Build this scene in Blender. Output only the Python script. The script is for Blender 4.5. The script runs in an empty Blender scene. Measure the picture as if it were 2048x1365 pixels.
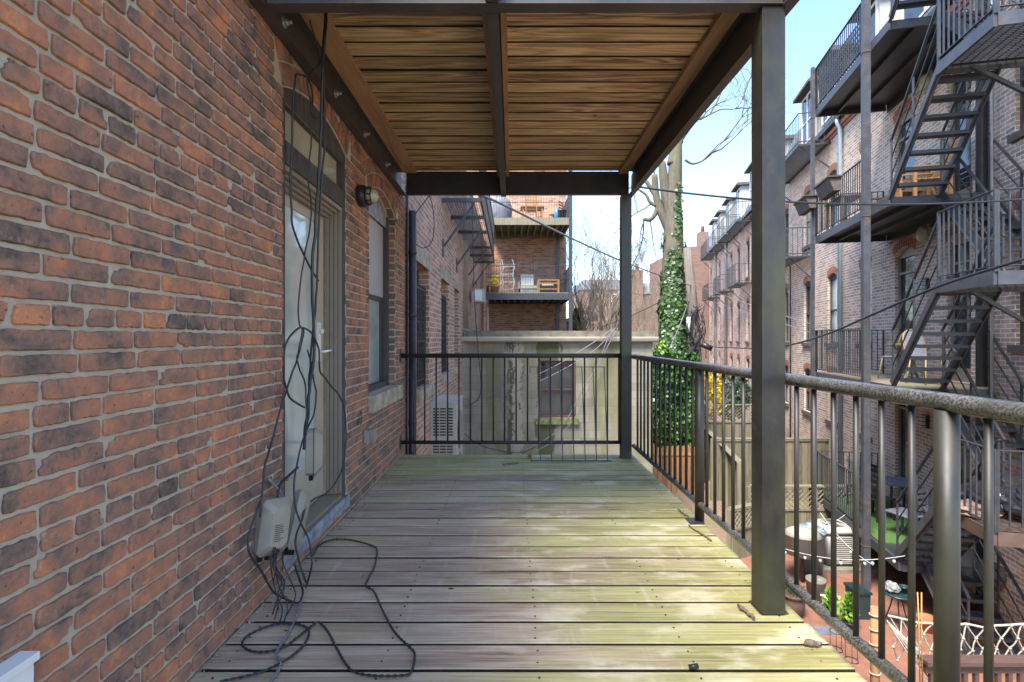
import bpy, math, random
from mathutils import Vector, Matrix, noise
R = math.radians
random.seed(7)
sc = bpy.context.scene
COL = sc.collection
H = 1.25           # eye height above the deck
F = 1024.0
U = random.uniform

def at(px, py, Y):
    return Vector(((px-1024)*Y/F, Y, H+(678-py)*Y/F))
def wp(px, py, X=-1.14):           # point on a plane parallel to the house wall
    Y = -X*F/(1024-px)
    return at(px, py, Y)
def fp(px, py, z=0.012):           # point on the deck
    Y = (H-z)*F/(py-678)
    return Vector(((px-1024)*Y/F, Y, z))

# ------------------------------------------------------------------ mesh builder
class MB:
    def __init__(s, xf=None):
        s.v=[]; s.f=[]; s.r=[]; s.uv=[]; s.sm=[]; s.xf=xf; s.rnd=0.5
        s.flip = xf is not None and xf.determinant() < 0
    def face(s, pts, uv=None, smooth=False):
        pts=[Vector(p) for p in pts]
        if uv is None:
            n=Vector((0,0,0))
            for i in range(len(pts)):
                a=pts[i]; b=pts[(i+1)%len(pts)]
                n+=a.cross(b)
            ax,ay,az=abs(n.x),abs(n.y),abs(n.z)
            if ay>=ax and ay>=az: uv=[(p.x,p.z) for p in pts]
            elif ax>=az: uv=[(p.y,p.z) for p in pts]
            else: uv=[(p.x,p.y) for p in pts]
        k=len(s.v)
        if s.xf is not None: s.v += [s.xf@p for p in pts]
        else: s.v += pts
        idx=list(range(k,k+len(pts)))
        if s.flip: idx.reverse(); uv=list(uv)[::-1]
        s.f.append(idx); s.uv += uv; s.r.append(s.rnd); s.sm.append(smooth)
    def grid(s, rings, closed=True, smooth=True, cap=True):
        # rings: list of equal-length loops
        n=len(rings[0]); base=len(s.v)
        P=[Vector(p) for r in rings for p in r]
        s.v += [s.xf@p for p in P] if s.xf is not None else P
        m=n if closed else n-1
        for i in range(len(rings)-1):
            for j in range(m):
                a=base+i*n+j; b=base+i*n+(j+1)%n; c=b+n; d=a+n
                q=[a,b,c,d]; 
                if s.flip: q.reverse()
                s.f.append(q); s.r.append(s.rnd); s.sm.append(smooth)
                L=[(j/n,i*.2),((j+1)/n,i*.2),((j+1)/n,(i+1)*.2),(j/n,(i+1)*.2)]
                s.uv += L[::-1] if s.flip else L
        if cap and closed:
            for r,rev in ((0,True),(len(rings)-1,False)):
                q=[base+r*n+j for j in range(n)]
                if rev: q.reverse()
                if s.flip: q.reverse()
                s.f.append(q); s.r.append(s.rnd); s.sm.append(False); s.uv += [(0,0)]*n
    def box(s, p0, p1, m=None):
        x0,y0,z0=[min(a,b) for a,b in zip(p0,p1)]; x1,y1,z1=[max(a,b) for a,b in zip(p0,p1)]
        c=[Vector(p) for p in ((x0,y0,z0),(x1,y0,z0),(x1,y1,z0),(x0,y1,z0),(x0,y0,z1),(x1,y0,z1),(x1,y1,z1),(x0,y1,z1))]
        if m is not None: c=[m@p for p in c]
        for q in ((3,2,1,0),(4,5,6,7),(0,1,5,4),(1,2,6,5),(2,3,7,6),(3,0,4,7)):
            s.face([c[i] for i in q])
    def bar(s, a, b, w, h=None, up=(0,0,1)):
        # rectangular bar from a to b
        h=w if h is None else h
        a=Vector(a); b=Vector(b); d=(b-a).normalized(); u=Vector(up)
        if abs(d.dot(u))>.99: u=Vector((1,0,0))
        x=d.cross(u).normalized(); y=x.cross(d)
        rs=[]
        for p in (a,b): rs.append([p-x*w/2-y*h/2,p+x*w/2-y*h/2,p+x*w/2+y*h/2,p-x*w/2+y*h/2])
        s.face([rs[0][3],rs[0][2],rs[0][1],rs[0][0]]); s.face(rs[1])
        for j in range(4):
            k=(j+1)%4; s.face([rs[0][j],rs[0][k],rs[1][k],rs[1][j]])
    def tube(s, pts, r, n=8, cap=True):
        pts=[Vector(p) for p in pts]; m=len(pts)
        rr=r if isinstance(r,(list,tuple)) else [r]*m
        rings=[]; prev=None
        for i,p in enumerate(pts):
            d=(pts[min(i+1,m-1)]-pts[max(i-1,0)])
            if d.length<1e-9: d=Vector((0,0,1))
            d.normalize()
            if prev is None:
                u=Vector((0,0,1)) if abs(d.z)<.9 else Vector((1,0,0))
                x=d.cross(u).normalized()
            else:
                x=(prev-d*prev.dot(d))
                x = x.normalized() if x.length>1e-6 else d.orthogonal().normalized()
            prev=x; y=d.cross(x)
            rings.append([p+(x*math.cos(2*math.pi*k/n)+y*math.sin(2*math.pi*k/n))*rr[i] for k in range(n)])
        s.grid(rings,cap=cap)
    def lathe(s, c, prof, n=16, m=None):
        c=Vector(c); rings=[]
        for r,z in prof:
            ring=[Vector((r*math.cos(2*math.pi*k/n),r*math.sin(2*math.pi*k/n),z)) for k in range(n)]
            if m is not None: ring=[m@p for p in ring]
            rings.append([c+p for p in ring])
        s.grid(rings)
    def build(s, name, mat, parent=None, label=None, bevel=0):
        me=bpy.data.meshes.new(name)
        off=wloc(parent) if parent is not None else Vector((0,0,0))
        o=bpy.data.objects.new(name, me)
        if parent is None and s.v:
            # origin at the base of the mesh
            xs=[p.x for p in s.v]; ys=[p.y for p in s.v]; zs=[p.z for p in s.v]
            off=Vector(((min(xs)+max(xs))/2,(min(ys)+max(ys))/2,min(zs))); o.location=off
        me.from_pydata([tuple(p-off) for p in s.v],[],s.f)
        uvl=me.uv_layers.new(name='UVMap')
        fl=[c for t in s.uv for c in t]
        if len(fl)==2*len(me.loops): uvl.data.foreach_set('uv',fl)
        at_=me.attributes.new('rnd','FLOAT','FACE'); at_.data.foreach_set('value',s.r)
        me.polygons.foreach_set('use_smooth',s.sm)
        me.materials.append(mat); me.update()
        COL.objects.link(o)
        if parent is not None: o.parent=parent; 
        WL[o.name]=off.copy()
        if bevel:
            b=o.modifiers.new('bev','BEVEL'); b.width=bevel; b.segments=2; b.limit_method='ANGLE'
        if label: o['label']=label
        return o
WL={}
def wloc(o): return WL.get(o.name, Vector((0,0,0)))
def thing(name,label,cat,loc=(0,0,0),group=None,kind=None):
    o=bpy.data.objects.new(name,None); COL.objects.link(o); o.location=loc; o.empty_display_size=.1
    WL[o.name]=Vector(loc)
    return tag(o,label,cat,group,kind)
def tag(o,label=None,cat=None,group=None,kind=None):
    if label: o['label']=label
    if cat: o['category']=cat
    if group: o['group']=group
    if kind: o['kind']=kind
    return o
def copy_tree(o,parent=None):
    c=o.copy(); COL.objects.link(c); c.parent=parent
    for ch in list(o.children): copy_tree(ch,c)
    return c
def spline(pts, k=6):
    pts=[Vector(p) for p in pts]; out=[]
    for i in range(len(pts)-1):
        p0=pts[max(i-1,0)]; p1=pts[i]; p2=pts[i+1]; p3=pts[min(i+2,len(pts)-1)]
        for j in range(k):
            t=j/k
            out.append(.5*((2*p1)+(p2-p0)*t+(2*p0-5*p1+4*p2-p3)*t*t+(3*p1-p0-3*p2+p3)*t**3))
    out.append(pts[-1]); return out
def sag(a,b,d,n=14):
    a=Vector(a); b=Vector(b)
    return [a.lerp(b,i/n)-Vector((0,0,d*4*(i/n)*(1-i/n))) for i in range(n+1)]

# ------------------------------------------------------------------ materials
class NT:
    def __init__(s,name):
        s.m=bpy.data.materials.new(name); s.m.use_nodes=True; s.t=s.m.node_tree; s.t.nodes.clear()
        s.out=s.n('ShaderNodeOutputMaterial'); s.b=s.n('ShaderNodeBsdfPrincipled'); s.l(s.b.outputs[0],s.out.inputs[0])
    def n(s,k,**kw):
        x=s.t.nodes.new(k)
        for a,b in kw.items():
            if a in x.inputs.keys(): x.inputs[a].default_value=b
            else: setattr(x,a,b)
        return x
    def l(s,a,b): s.t.links.new(a,b)
    def coord(s,kind='Object',scale=(1,1,1)):
        c=s.n('ShaderNodeTexCoord'); m=s.n('ShaderNodeMapping'); m.inputs['Scale'].default_value=scale
        s.l(c.outputs[kind],m.inputs['Vector']); return m.outputs[0]
    def world(s,scale=(1,1,1)):
        c=s.n('ShaderNodeNewGeometry'); m=s.n('ShaderNodeMapping'); m.inputs['Scale'].default_value=scale
        s.l(c.outputs['Position'],m.inputs['Vector']); return m.outputs[0]
    def noise(s,vec,scale,detail=3,rough=.55,dist=0):
        x=s.n('ShaderNodeTexNoise'); x.inputs['Scale'].default_value=scale; x.inputs['Detail'].default_value=detail
        x.inputs['Roughness'].default_value=rough; x.inputs['Distortion'].default_value=dist
        if vec is not None: s.l(vec,x.inputs['Vector'])
        return x.outputs[0]
    def ramp(s,fac,stops,interp='LINEAR'):
        x=s.n('ShaderNodeValToRGB'); x.color_ramp.interpolation=interp
        e=x.color_ramp.elements
        while len(e)>1: e.remove(e[-1])
        e[0].position=stops[0][0]; e[0].color=c4(stops[0][1])
        for p,c in stops[1:]:
            q=e.new(p); q.color=c4(c)
        s.l(fac,x.inputs[0]); return x.outputs[0]
    def mix(s,fac,a,b,mode='MIX'):
        x=s.n('ShaderNodeMix',data_type='RGBA',blend_type=mode)
        for v,i in ((fac,0),(a,6),(b,7)):
            if isinstance(v,bpy.types.NodeSocket): s.l(v,x.inputs[i])
            elif i==0: x.inputs[0].default_value=v
            else: x.inputs[i].default_value=c4(v)
        return x.outputs[2]
    def math(s,op,a,b=0,c=0):
        x=s.n('ShaderNodeMath',operation=op)
        for i,v in enumerate((a,b,c)):
            if isinstance(v,bpy.types.NodeSocket): s.l(v,x.inputs[i])
            else: x.inputs[i].default_value=v
        return x.outputs[0]
    def attr(s,name='rnd'):
        x=s.n('ShaderNodeAttribute',attribute_name=name); return x.outputs['Fac']
    def bump(s,h,strength=.3,dist=.01):
        x=s.n('ShaderNodeBump'); x.inputs['Strength'].default_value=strength; x.inputs['Distance'].default_value=dist
        s.l(h,x.inputs['Height']); s.l(x.outputs[0],s.b.inputs['Normal'])
    def col(s,c):
        if isinstance(c,bpy.types.NodeSocket): s.l(c,s.b.inputs['Base Color'])
        else: s.b.inputs['Base Color'].default_value=c4(c)
    def rough(s,r):
        if isinstance(r,bpy.types.NodeSocket): s.l(r,s.b.inputs['Roughness'])
        else: s.b.inputs['Roughness'].default_value=r
def c4(c): return (c[0],c[1],c[2],1) if len(c)==3 else c
def rsc(f,a,b): return None

def simple(name,c,rough=.6,var=.25,scale=8,metal=0,bump=.1,spec=None):
    t=NT(name); w=t.world()
    n=t.noise(w,scale,4)
    dark=tuple(x*(1-var) for x in c); lite=tuple(min(1,x*(1+var)) for x in c)
    t.col(t.ramp(n,[(.3,dark),(.7,lite)])); t.rough(rough); t.b.inputs['Metallic'].default_value=metal
    if bump: t.bump(t.noise(w,scale*6,3),bump,.004)
    return t.m

def m_brickgeo():
    t=NT('old_brick'); w=t.world(); r=t.attr()
    big=t.noise(w,14,4,.6,.4); fine=t.noise(w,70,4,.7)
    big2=t.noise(w,5.5,3,.5,.8); f=t.math('ADD',t.math('MULTIPLY',r,.42),t.math('MULTIPLY',t.math('SUBTRACT',big,.5),1.5)); f=t.math('ADD',f,t.math('MULTIPLY',t.math('SUBTRACT',big2,.5),1.1))
    f=t.math('ADD',f,.30)
    c=t.ramp(f,[(.03,(.065,.05,.046)),(.22,(.125,.085,.073)),(.40,(.22,.12,.088)),(.58,(.315,.145,.09)),(.78,(.42,.165,.088)),(.96,(.54,.21,.09))])
    c=t.mix(t.math('MULTIPLY',t.ramp(fine,[(.35,(0,0,0)),(.75,(1,1,1))]),.35),c,(.36,.26,.19))
    sm_=t.ramp(t.math('ADD',t.math('MULTIPLY',t.noise(w,8,5,.7),.75),t.math('MULTIPLY',fine,.25)),[(.60,(0,0,0)),(.68,(1,1,1))]); c=t.mix(t.math('MULTIPLY',sm_,.45),c,(.46,.37,.28))
    sp=t.ramp(t.noise(w,45,2),[(.27,(1,1,1)),(.33,(0,0,0))])
    c=t.mix(t.math('MULTIPLY',sp,.7),c,(.05,.03,.025))
    t.col(c); t.rough(.78); t.b.inputs['Specular IOR Level'].default_value=.3
    t.bump(t.math('ADD',t.math('MULTIPLY',fine,.6),t.noise(w,22,4)),.8,.008)
    return t.m
def m_mortar():
    t=NT('grey_mortar'); w=t.world()
    n=t.noise(w,9,5); g=t.noise(w,260,3,.8)
    c=t.ramp(n,[(.3,(.36,.31,.235)),(.7,(.53,.465,.365))])
    c=t.mix(t.math('MULTIPLY',g,.4),c,(.60,.53,.42)); t.col(c); t.rough(.95)
    t.bump(t.math('ADD',g,t.noise(w,50,3)),.6,.006); return t.m
def m_brick(name,c1,c2,c3,mortar,moss=0,bw=.22,rh=.075,ms=.008,stain=(.25,.18,.14)):
    t=NT(name); uv=t.coord('UV'); w=t.world()
    nz=t.n('ShaderNodeTexNoise'); nz.inputs['Scale'].default_value=7; t.l(uv,nz.inputs['Vector'])
    va=t.n('ShaderNodeVectorMath',operation='MULTIPLY_ADD'); t.l(nz.outputs['Color'],va.inputs[0]); va.inputs[1].default_value=(.012,.012,0); t.l(uv,va.inputs[2])
    b=t.n('ShaderNodeTexBrick'); b.inputs['Scale'].default_value=1; b.inputs['Brick Width'].default_value=bw; b.inputs['Row Height'].default_value=rh
    b.inputs['Mortar Size'].default_value=ms; b.inputs['Mortar Smooth'].default_value=.2; b.offset=.5
    b.inputs['Color1'].default_value=(0,0,0,1); b.inputs['Color2'].default_value=(1,1,1,1); b.inputs['Mortar'].default_value=(.5,.5,.5,1)
    t.l(va.outputs[0],b.inputs['Vector'])
    n1=t.noise(w,1.3,4); n2=t.noise(w,18,3)
    f=t.math('ADD',t.math('MULTIPLY',b.outputs['Color'],.75),t.math('MULTIPLY',t.math('SUBTRACT',n2,.4),.7))
    c=t.ramp(f,[(.05,c1),(.45,c2),(.95,c3)])
    c=t.mix(b.outputs['Fac'],c,mortar)
    s=t.ramp(n1,[(.45,(0,0,0)),(.75,(1,1,1))])
    c=t.mix(t.math('MULTIPLY',s,.45),c,stain)
    if moss:
        sx=t.ramp(t.noise(t.world((1,1,.18)),1.1,4),[(.56,(0,0,0)),(.68,(1,1,1))])
        c=t.mix(t.math('MULTIPLY',sx,moss),c,(.17,.17,.05))
    t.col(c); t.rough(.88)
    t.bump(t.math('SUBTRACT',n2,b.outputs['Fac']),.5,.008); return t.m
def m_ceiling():
    t=NT('stained_pine_ceiling'); r=t.attr()
    c=t.n('ShaderNodeNewGeometry'); cb=t.n('ShaderNodeCombineXYZ'); t.l(t.math('MULTIPLY',r,37),cb.inputs[0]); t.l(t.math('MULTIPLY',r,11),cb.inputs[2])
    va=t.n('ShaderNodeVectorMath',operation='ADD'); t.l(c.outputs['Position'],va.inputs[0]); t.l(cb.outputs[0],va.inputs[1])
    m=t.n('ShaderNodeMapping'); m.inputs['Scale'].default_value=(.45,7,7); t.l(va.outputs[0],m.inputs['Vector'])
    g=t.noise(m.outputs[0],1.5,2,.5,.6)
    rings=t.math('FRACT',t.math('MULTIPLY',g,8))
    rings=t.math('ABSOLUTE',t.math('SUBTRACT',t.math('MULTIPLY',rings,2),1))
    m2=t.n('ShaderNodeMapping'); m2.inputs['Scale'].default_value=(3,90,90); t.l(va.outputs[0],m2.inputs['Vector'])
    fine=t.noise(m2.outputs[0],1.5,3,.7)
    f=t.math('ADD',t.math('MULTIPLY',rings,.62),t.math('MULTIPLY',fine,.38))
    f=t.math('ADD',f,t.math('MULTIPLY',t.math('SUBTRACT',r,.42),.42))
    col=t.ramp(f,[(.1,(.15,.08,.04)),(.3,(.32,.19,.09)),(.48,(.48,.31,.15)),(.68,(.60,.41,.21)),(.9,(.74,.52,.28))])
    gr=t.ramp(t.noise(t.world((.6,1,1)),.9,3),[(.42,(0,0,0)),(.6,(1,1,1))])
    col=t.mix(t.math('MULTIPLY',gr,.33),col,(.30,.27,.10))
    dk=t.ramp(t.noise(t.world((.9,9,1)),1.5,4,.6,.5),[(.5,(0,0,0)),(.66,(1,1,1))])
    col=t.mix(t.math('MULTIPLY',dk,.6),col,(.12,.07,.035))
    kn=t.ramp(t.noise(t.world((4,7,1)),1.7,1),[(.19,(1,1,1)),(.22,(0,0,0))]); col=t.mix(kn,col,(.06,.03,.015))
    t.col(col); t.rough(.6); t.bump(f,.25,.003); return t.m
def m_deck():
    t=NT('weathered_deck_boards'); r=t.attr(); c=t.n('ShaderNodeNewGeometry')
    cb=t.n('ShaderNodeCombineXYZ'); t.l(t.math('MULTIPLY',r,31),cb.inputs[0])
    va=t.n('ShaderNodeVectorMath',operation='ADD'); t.l(c.outputs['Position'],va.inputs[0]); t.l(cb.outputs[0],va.inputs[1])
    m=t.n('ShaderNodeMapping'); m.inputs['Scale'].default_value=(1.5,60,20); t.l(va.outputs[0],m.inputs['Vector'])
    g=t.noise(m.outputs[0],1.5,4,.65,.3)
    m3=t.n('ShaderNodeMapping'); m3.inputs['Scale'].default_value=(1.0,7,4); t.l(va.outputs[0],m3.inputs['Vector'])
    g2=t.noise(m3.outputs[0],1.7,4,.6,.4)
    f=t.math('ADD',t.math('MULTIPLY',g,.6),t.math('MULTIPLY',g2,.4)); f=t.math('ADD',t.math('MULTIPLY',t.math('SUBTRACT',f,.5),1.5),t.math('MULTIPLY',t.math('SUBTRACT',r,.5),.2)); f=t.math('ADD',f,.5)
    col=t.ramp(f,[(.25,(.16,.105,.065)),(.42,(.33,.235,.16)),(.58,(.45,.34,.24)),(.8,(.60,.48,.35))])
    # algae grows on the rainy side and at the far end
    sp=t.n('ShaderNodeSeparateXYZ'); t.l(c.outputs['Position'],sp.inputs[0])
    ax=t.math('MULTIPLY',t.math('SUBTRACT',sp.outputs[0],-.35),.60)
    ay=t.math('MULTIPLY',t.math('MAXIMUM',t.math('SUBTRACT',sp.outputs[1],4.1),0),.8)
    dist=t.math('MAXIMUM',ax,ay)
    na=t.noise(t.world((1,1.6,1)),1.6,5,.62,.3)
    a=t.math('ADD',t.math('ADD',dist,-.10),t.math('MULTIPLY',t.math('SUBTRACT',na,.5),1.9)); a=t.math('ADD',a,t.math('MULTIPLY',t.math('SUBTRACT',r,.5),.45)); a=t.math('ADD',a,t.math('MULTIPLY',t.math('SUBTRACT',g,.5),.7))
    a=t.ramp(a,[(0,(0,0,0)),(.55,(1,1,1))])
    gcol=t.ramp(f,[(.3,(.19,.18,.055)),(.55,(.34,.32,.11)),(.85,(.47,.43,.21))])
    col=t.mix(t.math('MULTIPLY',a,.85),col,gcol)
    # pale scoured patches
    b=t.ramp(t.noise(t.world((1.2,2.6,1)),2.3,5,.6),[(.52,(0,0,0)),(.64,(1,1,1))])
    bx=t.math('MULTIPLY',b,t.math('MINIMUM',t.math('MAXIMUM',t.math('ADD',sp.outputs[0],.5),0),.6))
    col=t.mix(bx,col,(.62,.55,.39))
    st=t.ramp(t.noise(t.world((9,1.3,1)),2.0,3),[(.6,(0,0,0)),(.75,(1,1,1))])
    col=t.mix(t.math('MULTIPLY',st,.45),col,(.52,.47,.33))
    dk=t.ramp(t.noise(t.world((1.3,40,1)),3,2),[(.28,(1,1,1)),(.33,(0,0,0))])
    col=t.mix(t.math('MULTIPLY',dk,.5),col,(.06,.045,.035))
    kn=t.ramp(t.noise(t.world((5,9,1)),2.4,1),[(.20,(1,1,1)),(.22,(0,0,0))])
    col=t.mix(kn,col,(.04,.03,.025))
    t.col(col); t.rough(.62); t.b.inputs['Specular IOR Level'].default_value=.45
    t.bump(f,.3,.004); return t.m
def m_steel(name='black_steel',c=(.032,.034,.04),rough=.38,algae=0,speck=0,rust=.3):
    t=NT(name); w=t.world()
    n=t.noise(w,6,5,.6); col=t.ramp(n,[(.3,tuple(x*.75 for x in c)),(.7,tuple(x*1.35 for x in c))])
    if rust:
        rr=t.ramp(t.noise(w,4.5,6,.7),[(.58,(0,0,0)),(.68,(1,1,1))]); col=t.mix(t.math('MULTIPLY',rr,rust),col,(.13,.07,.045))
    if algae:
        al=t.ramp(t.noise(t.world((2,2,.9)),1.6,6,.7),[(.45,(0,0,0)),(.62,(1,1,1))]); col=t.mix(t.math('MULTIPLY',al,algae),col,(.045,.047,.02))
    if speck:
        s1=t.ramp(t.noise(w,130,2,.5),[(.46,(0,0,0)),(.54,(1,1,1))]); s1=t.mix(t.ramp(t.noise(w,9,4),[(.35,(1,1,1)),(.6,(0,0,0))]),s1,(0,0,0)); col=t.mix(t.math('MULTIPLY',s1,speck),col,(.42,.42,.40))
    t.col(col); t.rough(t.math('ADD',t.math('MULTIPLY',n,.25),rough-.12))
    t.bump(t.noise(w,120,3),.12,.002); return t.m
def m_wood(name,cs,scale=(2,2,30),rough=.7,moss=0):
    t=NT(name); g=t.noise(t.world(scale),1.5,5,.65,.5); n=t.noise(t.world(),2.2,4)
    r=t.attr(); f=t.math('ADD',t.math('MULTIPLY',g,.75),t.math('MULTIPLY',r,.25))
    col=t.ramp(f,[(.3,cs[0]),(.5,cs[1]),(.75,cs[2])])
    if moss: col=t.mix(t.math('MULTIPLY',t.ramp(n,[(.45,(0,0,0)),(.65,(1,1,1))]),moss),col,(.16,.17,.06))
    t.col(col); t.rough(rough); t.bump(g,.3,.004); return t.m
def m_glass(name,c=(.03,.035,.04),rough=.05,var=.5):
    t=NT(name); n=t.noise(t.world(),1.7,3); t.col(t.ramp(n,[(.35,tuple(x*(1-var) for x in c)),(.65,tuple(x*(1+var) for x in c))]))
    t.rough(rough); t.b.inputs['Specular IOR Level'].default_value=.8
    t.bump(t.noise(t.world(),1.6,2),.06,.03); return t.m
def m_leaf(name,a,b):
    t=NT(name); r=t.attr(); t.col(t.ramp(r,[(0,a),(1,b)])); t.rough(.45); 
    t.b.inputs['Subsurface Weight'].default_value=0
    return t.m
def m_block():
    t=NT('painted_block_wall'); uv=t.coord('UV'); w=t.world()
    b=t.n('ShaderNodeTexBrick'); b.inputs['Scale'].default_value=1; b.inputs['Brick Width'].default_value=.41; b.inputs['Row Height'].default_value=.19
    b.inputs['Mortar Size'].default_value=.005; b.inputs['Mortar Smooth'].default_value=.5; b.inputs['Color1'].default_value=(.3,.3,.3,1); b.inputs['Color2'].default_value=(.7,.7,.7,1)
    t.l(uv,b.inputs['Vector'])
    c=t.ramp(b.outputs['Color'],[(.3,(.21,.19,.145)),(.7,(.28,.255,.195))])
    c=t.mix(b.outputs['Fac'],c,(.17,.15,.11))
    c=t.mix(t.math('MULTIPLY',t.ramp(t.noise(t.world((1.6,1,.22)),1.5,5,.6),[(.44,(0,0,0)),(.60,(1,1,1))]),.75),c,(.15,.145,.065))
    sp=t.n('ShaderNodeSeparateXYZ'); g=t.n('ShaderNodeNewGeometry'); t.l(g.outputs['Position'],sp.inputs[0])
    def streak(x0,wd,thr,colr,amt,sc=(1.2,1,.45),ns=3.5):
        nonlocal c
        d=t.math('ABSOLUTE',t.math('SUBTRACT',sp.outputs[0],x0)); d=t.math('SUBTRACT',1,t.math('DIVIDE',d,wd)); d=t.math('MAXIMUM',d,0)
        nn=t.noise(t.world(sc),ns,7,.75)
        k=t.math('ADD',t.math('MULTIPLY',d,.42),t.math('MULTIPLY',nn,.85))
        k=t.ramp(k,[(thr,(0,0,0)),(thr+.035,(1,1,1))]); c=t.mix(t.math('MULTIPLY',k,amt),c,colr)
    streak(.05,.45,.66,(.075,.065,.04),.9)
    streak(.12,.38,.71,(.36,.31,.23),.9,(1,1,.6),5)
    streak(.85,.55,.68,(.06,.07,.02),.9,(1,1,.35),2.2)
    t.col(c); t.rough(.92); t.bump(t.math('SUBTRACT',t.noise(w,40,4),b.outputs['Fac']),.4,.008); return t.m

M={}
M['brick']=m_brickgeo(); M['mortar']=m_mortar()
M['brick_near']=m_brick('pink_old_brick',(.19,.13,.10),(.42,.215,.145),(.58,.31,.215),(.60,.52,.41),moss=.25)
M['brick_row']=m_brick('row_brick',(.25,.20,.165),(.48,.32,.24),(.63,.41,.30),(.78,.71,.61),moss=.25,stain=(.27,.22,.19))
M['brick_row2']=m_brick('row_brick_pale',(.24,.18,.15),(.46,.30,.225),(.60,.38,.28),(.66,.58,.49),moss=.2,stain=(.3,.24,.2))
M['brick_row3']=m_brick('row_brick_pink',(.30,.20,.17),(.52,.33,.26),(.62,.40,.32),(.62,.52,.44))
M['brick_far']=m_brick('orange_patched_brick',(.19,.11,.075),(.47,.21,.12),(.64,.32,.18),(.42,.34,.26),moss=.3,bw=.24,rh=.085,ms=.011)
M['brick_dist']=m_brick('distant_brick',(.14,.075,.06),(.23,.12,.09),(.28,.15,.115),(.25,.19,.155))
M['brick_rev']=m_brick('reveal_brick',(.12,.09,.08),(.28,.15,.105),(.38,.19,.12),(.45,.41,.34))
M['arch_brick']=simple('arch_brick_red',(.33,.13,.085),.85,.35,20)
M['ceiling']=m_ceiling(); M['deck']=m_deck()
M['steel']=m_steel(rust=.45); M['post']=m_steel('post_steel_algae',(.021,.020,.019),.42,algae=.8)
M['rail']=m_steel('rail_steel',(.045,.043,.040),.24,algae=.25,speck=.2,rust=.35)
M['rail2']=m_steel('baluster_steel',(.022,.020,.018),.5,algae=.3,speck=0,rust=.3)
M['beam']=m_steel('rusty_beam',(.055,.048,.045),.5,rust=.7)
M['escape']=m_steel('fire_escape_steel',(.034,.036,.041),.42,rust=.5)
M['escape_grey']=m_steel('fire_escape_grey',(.048,.050,.056),.45,rust=.8)
M['escape_rust']=m_steel('rusty_landing',(.09,.055,.04),.6,rust=.6)
M['beamwood']=m_wood('joist_wood',((.17,.09,.045),(.38,.22,.11),(.52,.32,.16)),(14,1.2,14))
M['fence']=m_wood('grey_fence',((.11,.09,.06),(.19,.16,.11),(.26,.225,.16)),(12,12,1.5),moss=.45)
M['fence_orange']=m_wood('cedar_fence',((.22,.10,.045),(.34,.175,.08),(.42,.24,.12)),(9,9,1))
M['teak']=m_wood('teak',((.18,.08,.03),(.30,.15,.055),(.38,.21,.085)),(8,8,8))
M['brownrail']=m_wood('brown_stained_rail',((.05,.028,.02),(.085,.045,.033),(.11,.06,.045)),(3,20,20))
M['darkwood']=m_wood('dark_weathered_frame',((.035,.03,.028),(.065,.058,.055),(.11,.10,.10)),(20,20,3),moss=0)
M['glass']=m_glass('dark_glass'); M['glass_pale']=m_glass('pale_curtained_glass',(.38,.43,.41),.08,.25)
M['glass_door']=m_glass('door_glass_curtain',(.45,.50,.47),.04,.22)
M['glass_trans']=m_glass('transom_glass',(.40,.37,.27),.12,.2)
M['shade']=simple('window_shade',(.38,.38,.37),.5,.06,2,bump=0)
M['taupe']=simple('taupe_paint',(.24,.20,.15),.5,.12,3,bump=.05)
M['beige']=simple('beige_paint',(.42,.37,.29),.5,.1,3,bump=.05)
M['white']=simple('white_paint',(.72,.71,.68),.5,.1,4,bump=.05)
M['siding']=simple('clapboard_cream',(.38,.37,.34),.6,.12,3,bump=.05)
M['slate']=simple('slate_roof',(.11,.12,.14),.7,.35,5)
M['slate_green']=simple('green_slate',(.16,.19,.19),.7,.3,5)
M['stone']=simple('sandstone_sill',(.36,.31,.22),.9,.35,9,bump=.4)
M['stone_dark']=simple('brownstone_sill',(.10,.08,.07),.9,.25,9,bump=.3)
M['lead']=simple('grey_flashing',(.25,.27,.30),.55,.45,14,bump=.3)
M['plastic']=simple('grey_terminal_box',(.27,.24,.185),.45,.12,9,bump=.05)
M['cable']=simple('black_cable',(.018,.019,.022),.4,.2,20,bump=0)
M['cable_blue']=simple('twisted_cable',(.026,.028,.034),.4,.5,120,bump=.3)
M['cable_grey']=simple('grey_cable',(.17,.17,.18),.5,.2,20,bump=0)
M['pipe']=simple('blue_grey_downpipe',(.25,.32,.37),.45,.15,3,bump=0)
M['blackpipe']=m_steel('black_pipe',(.03,.032,.036),.35,rust=.2)
M['galv']=simple('galvanised',(.42,.45,.46),.4,.15,5,metal=.6)
M['acwhite']=simple('cream_enamel',(.42,.40,.34),.45,.1,4,bump=0)
M['acgrey']=simple('condenser_grey',(.20,.195,.18),.5,.12,5,bump=0)
M['black']=simple('black_plastic',(.02,.02,.022),.4,.3,6,bump=0)
M['bag']=simple('bin_bag_black',(.018,.018,.02),.22,.3,14,bump=0)
M['blue']=simple('blue_tarp',(.03,.25,.55),.35,.2,9)
M['brownpaper']=simple('brown_sheet',(.22,.14,.10),.6,.3,9)
M['terracotta']=simple('terracotta',(.42,.17,.08),.8,.15,9)
M['green_pot']=simple('green_ceramic',(.014,.035,.034),.3,.2,8)
M['binblue']=simple('slate_blue_bin',(.18,.24,.29),.5,.1,5)
M['concrete']=simple('mossy_concrete',(.17,.155,.115),.9,.3,6,bump=.3)
M['rope']=simple('pale_rope',(.34,.29,.23),.9,.25,40,bump=.5)
M['cane']=simple('bamboo_cane',(.42,.22,.06),.6,.25,25)
M['rattan']=simple('rattan_frame',(.30,.22,.10),.5,.15,20)
M['weave']=simple('woven_blue_white',(.24,.25,.30),.6,.5,60)
M['canvas']=simple('beige_canvas',(.30,.265,.22),.8,.1,4)
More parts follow.
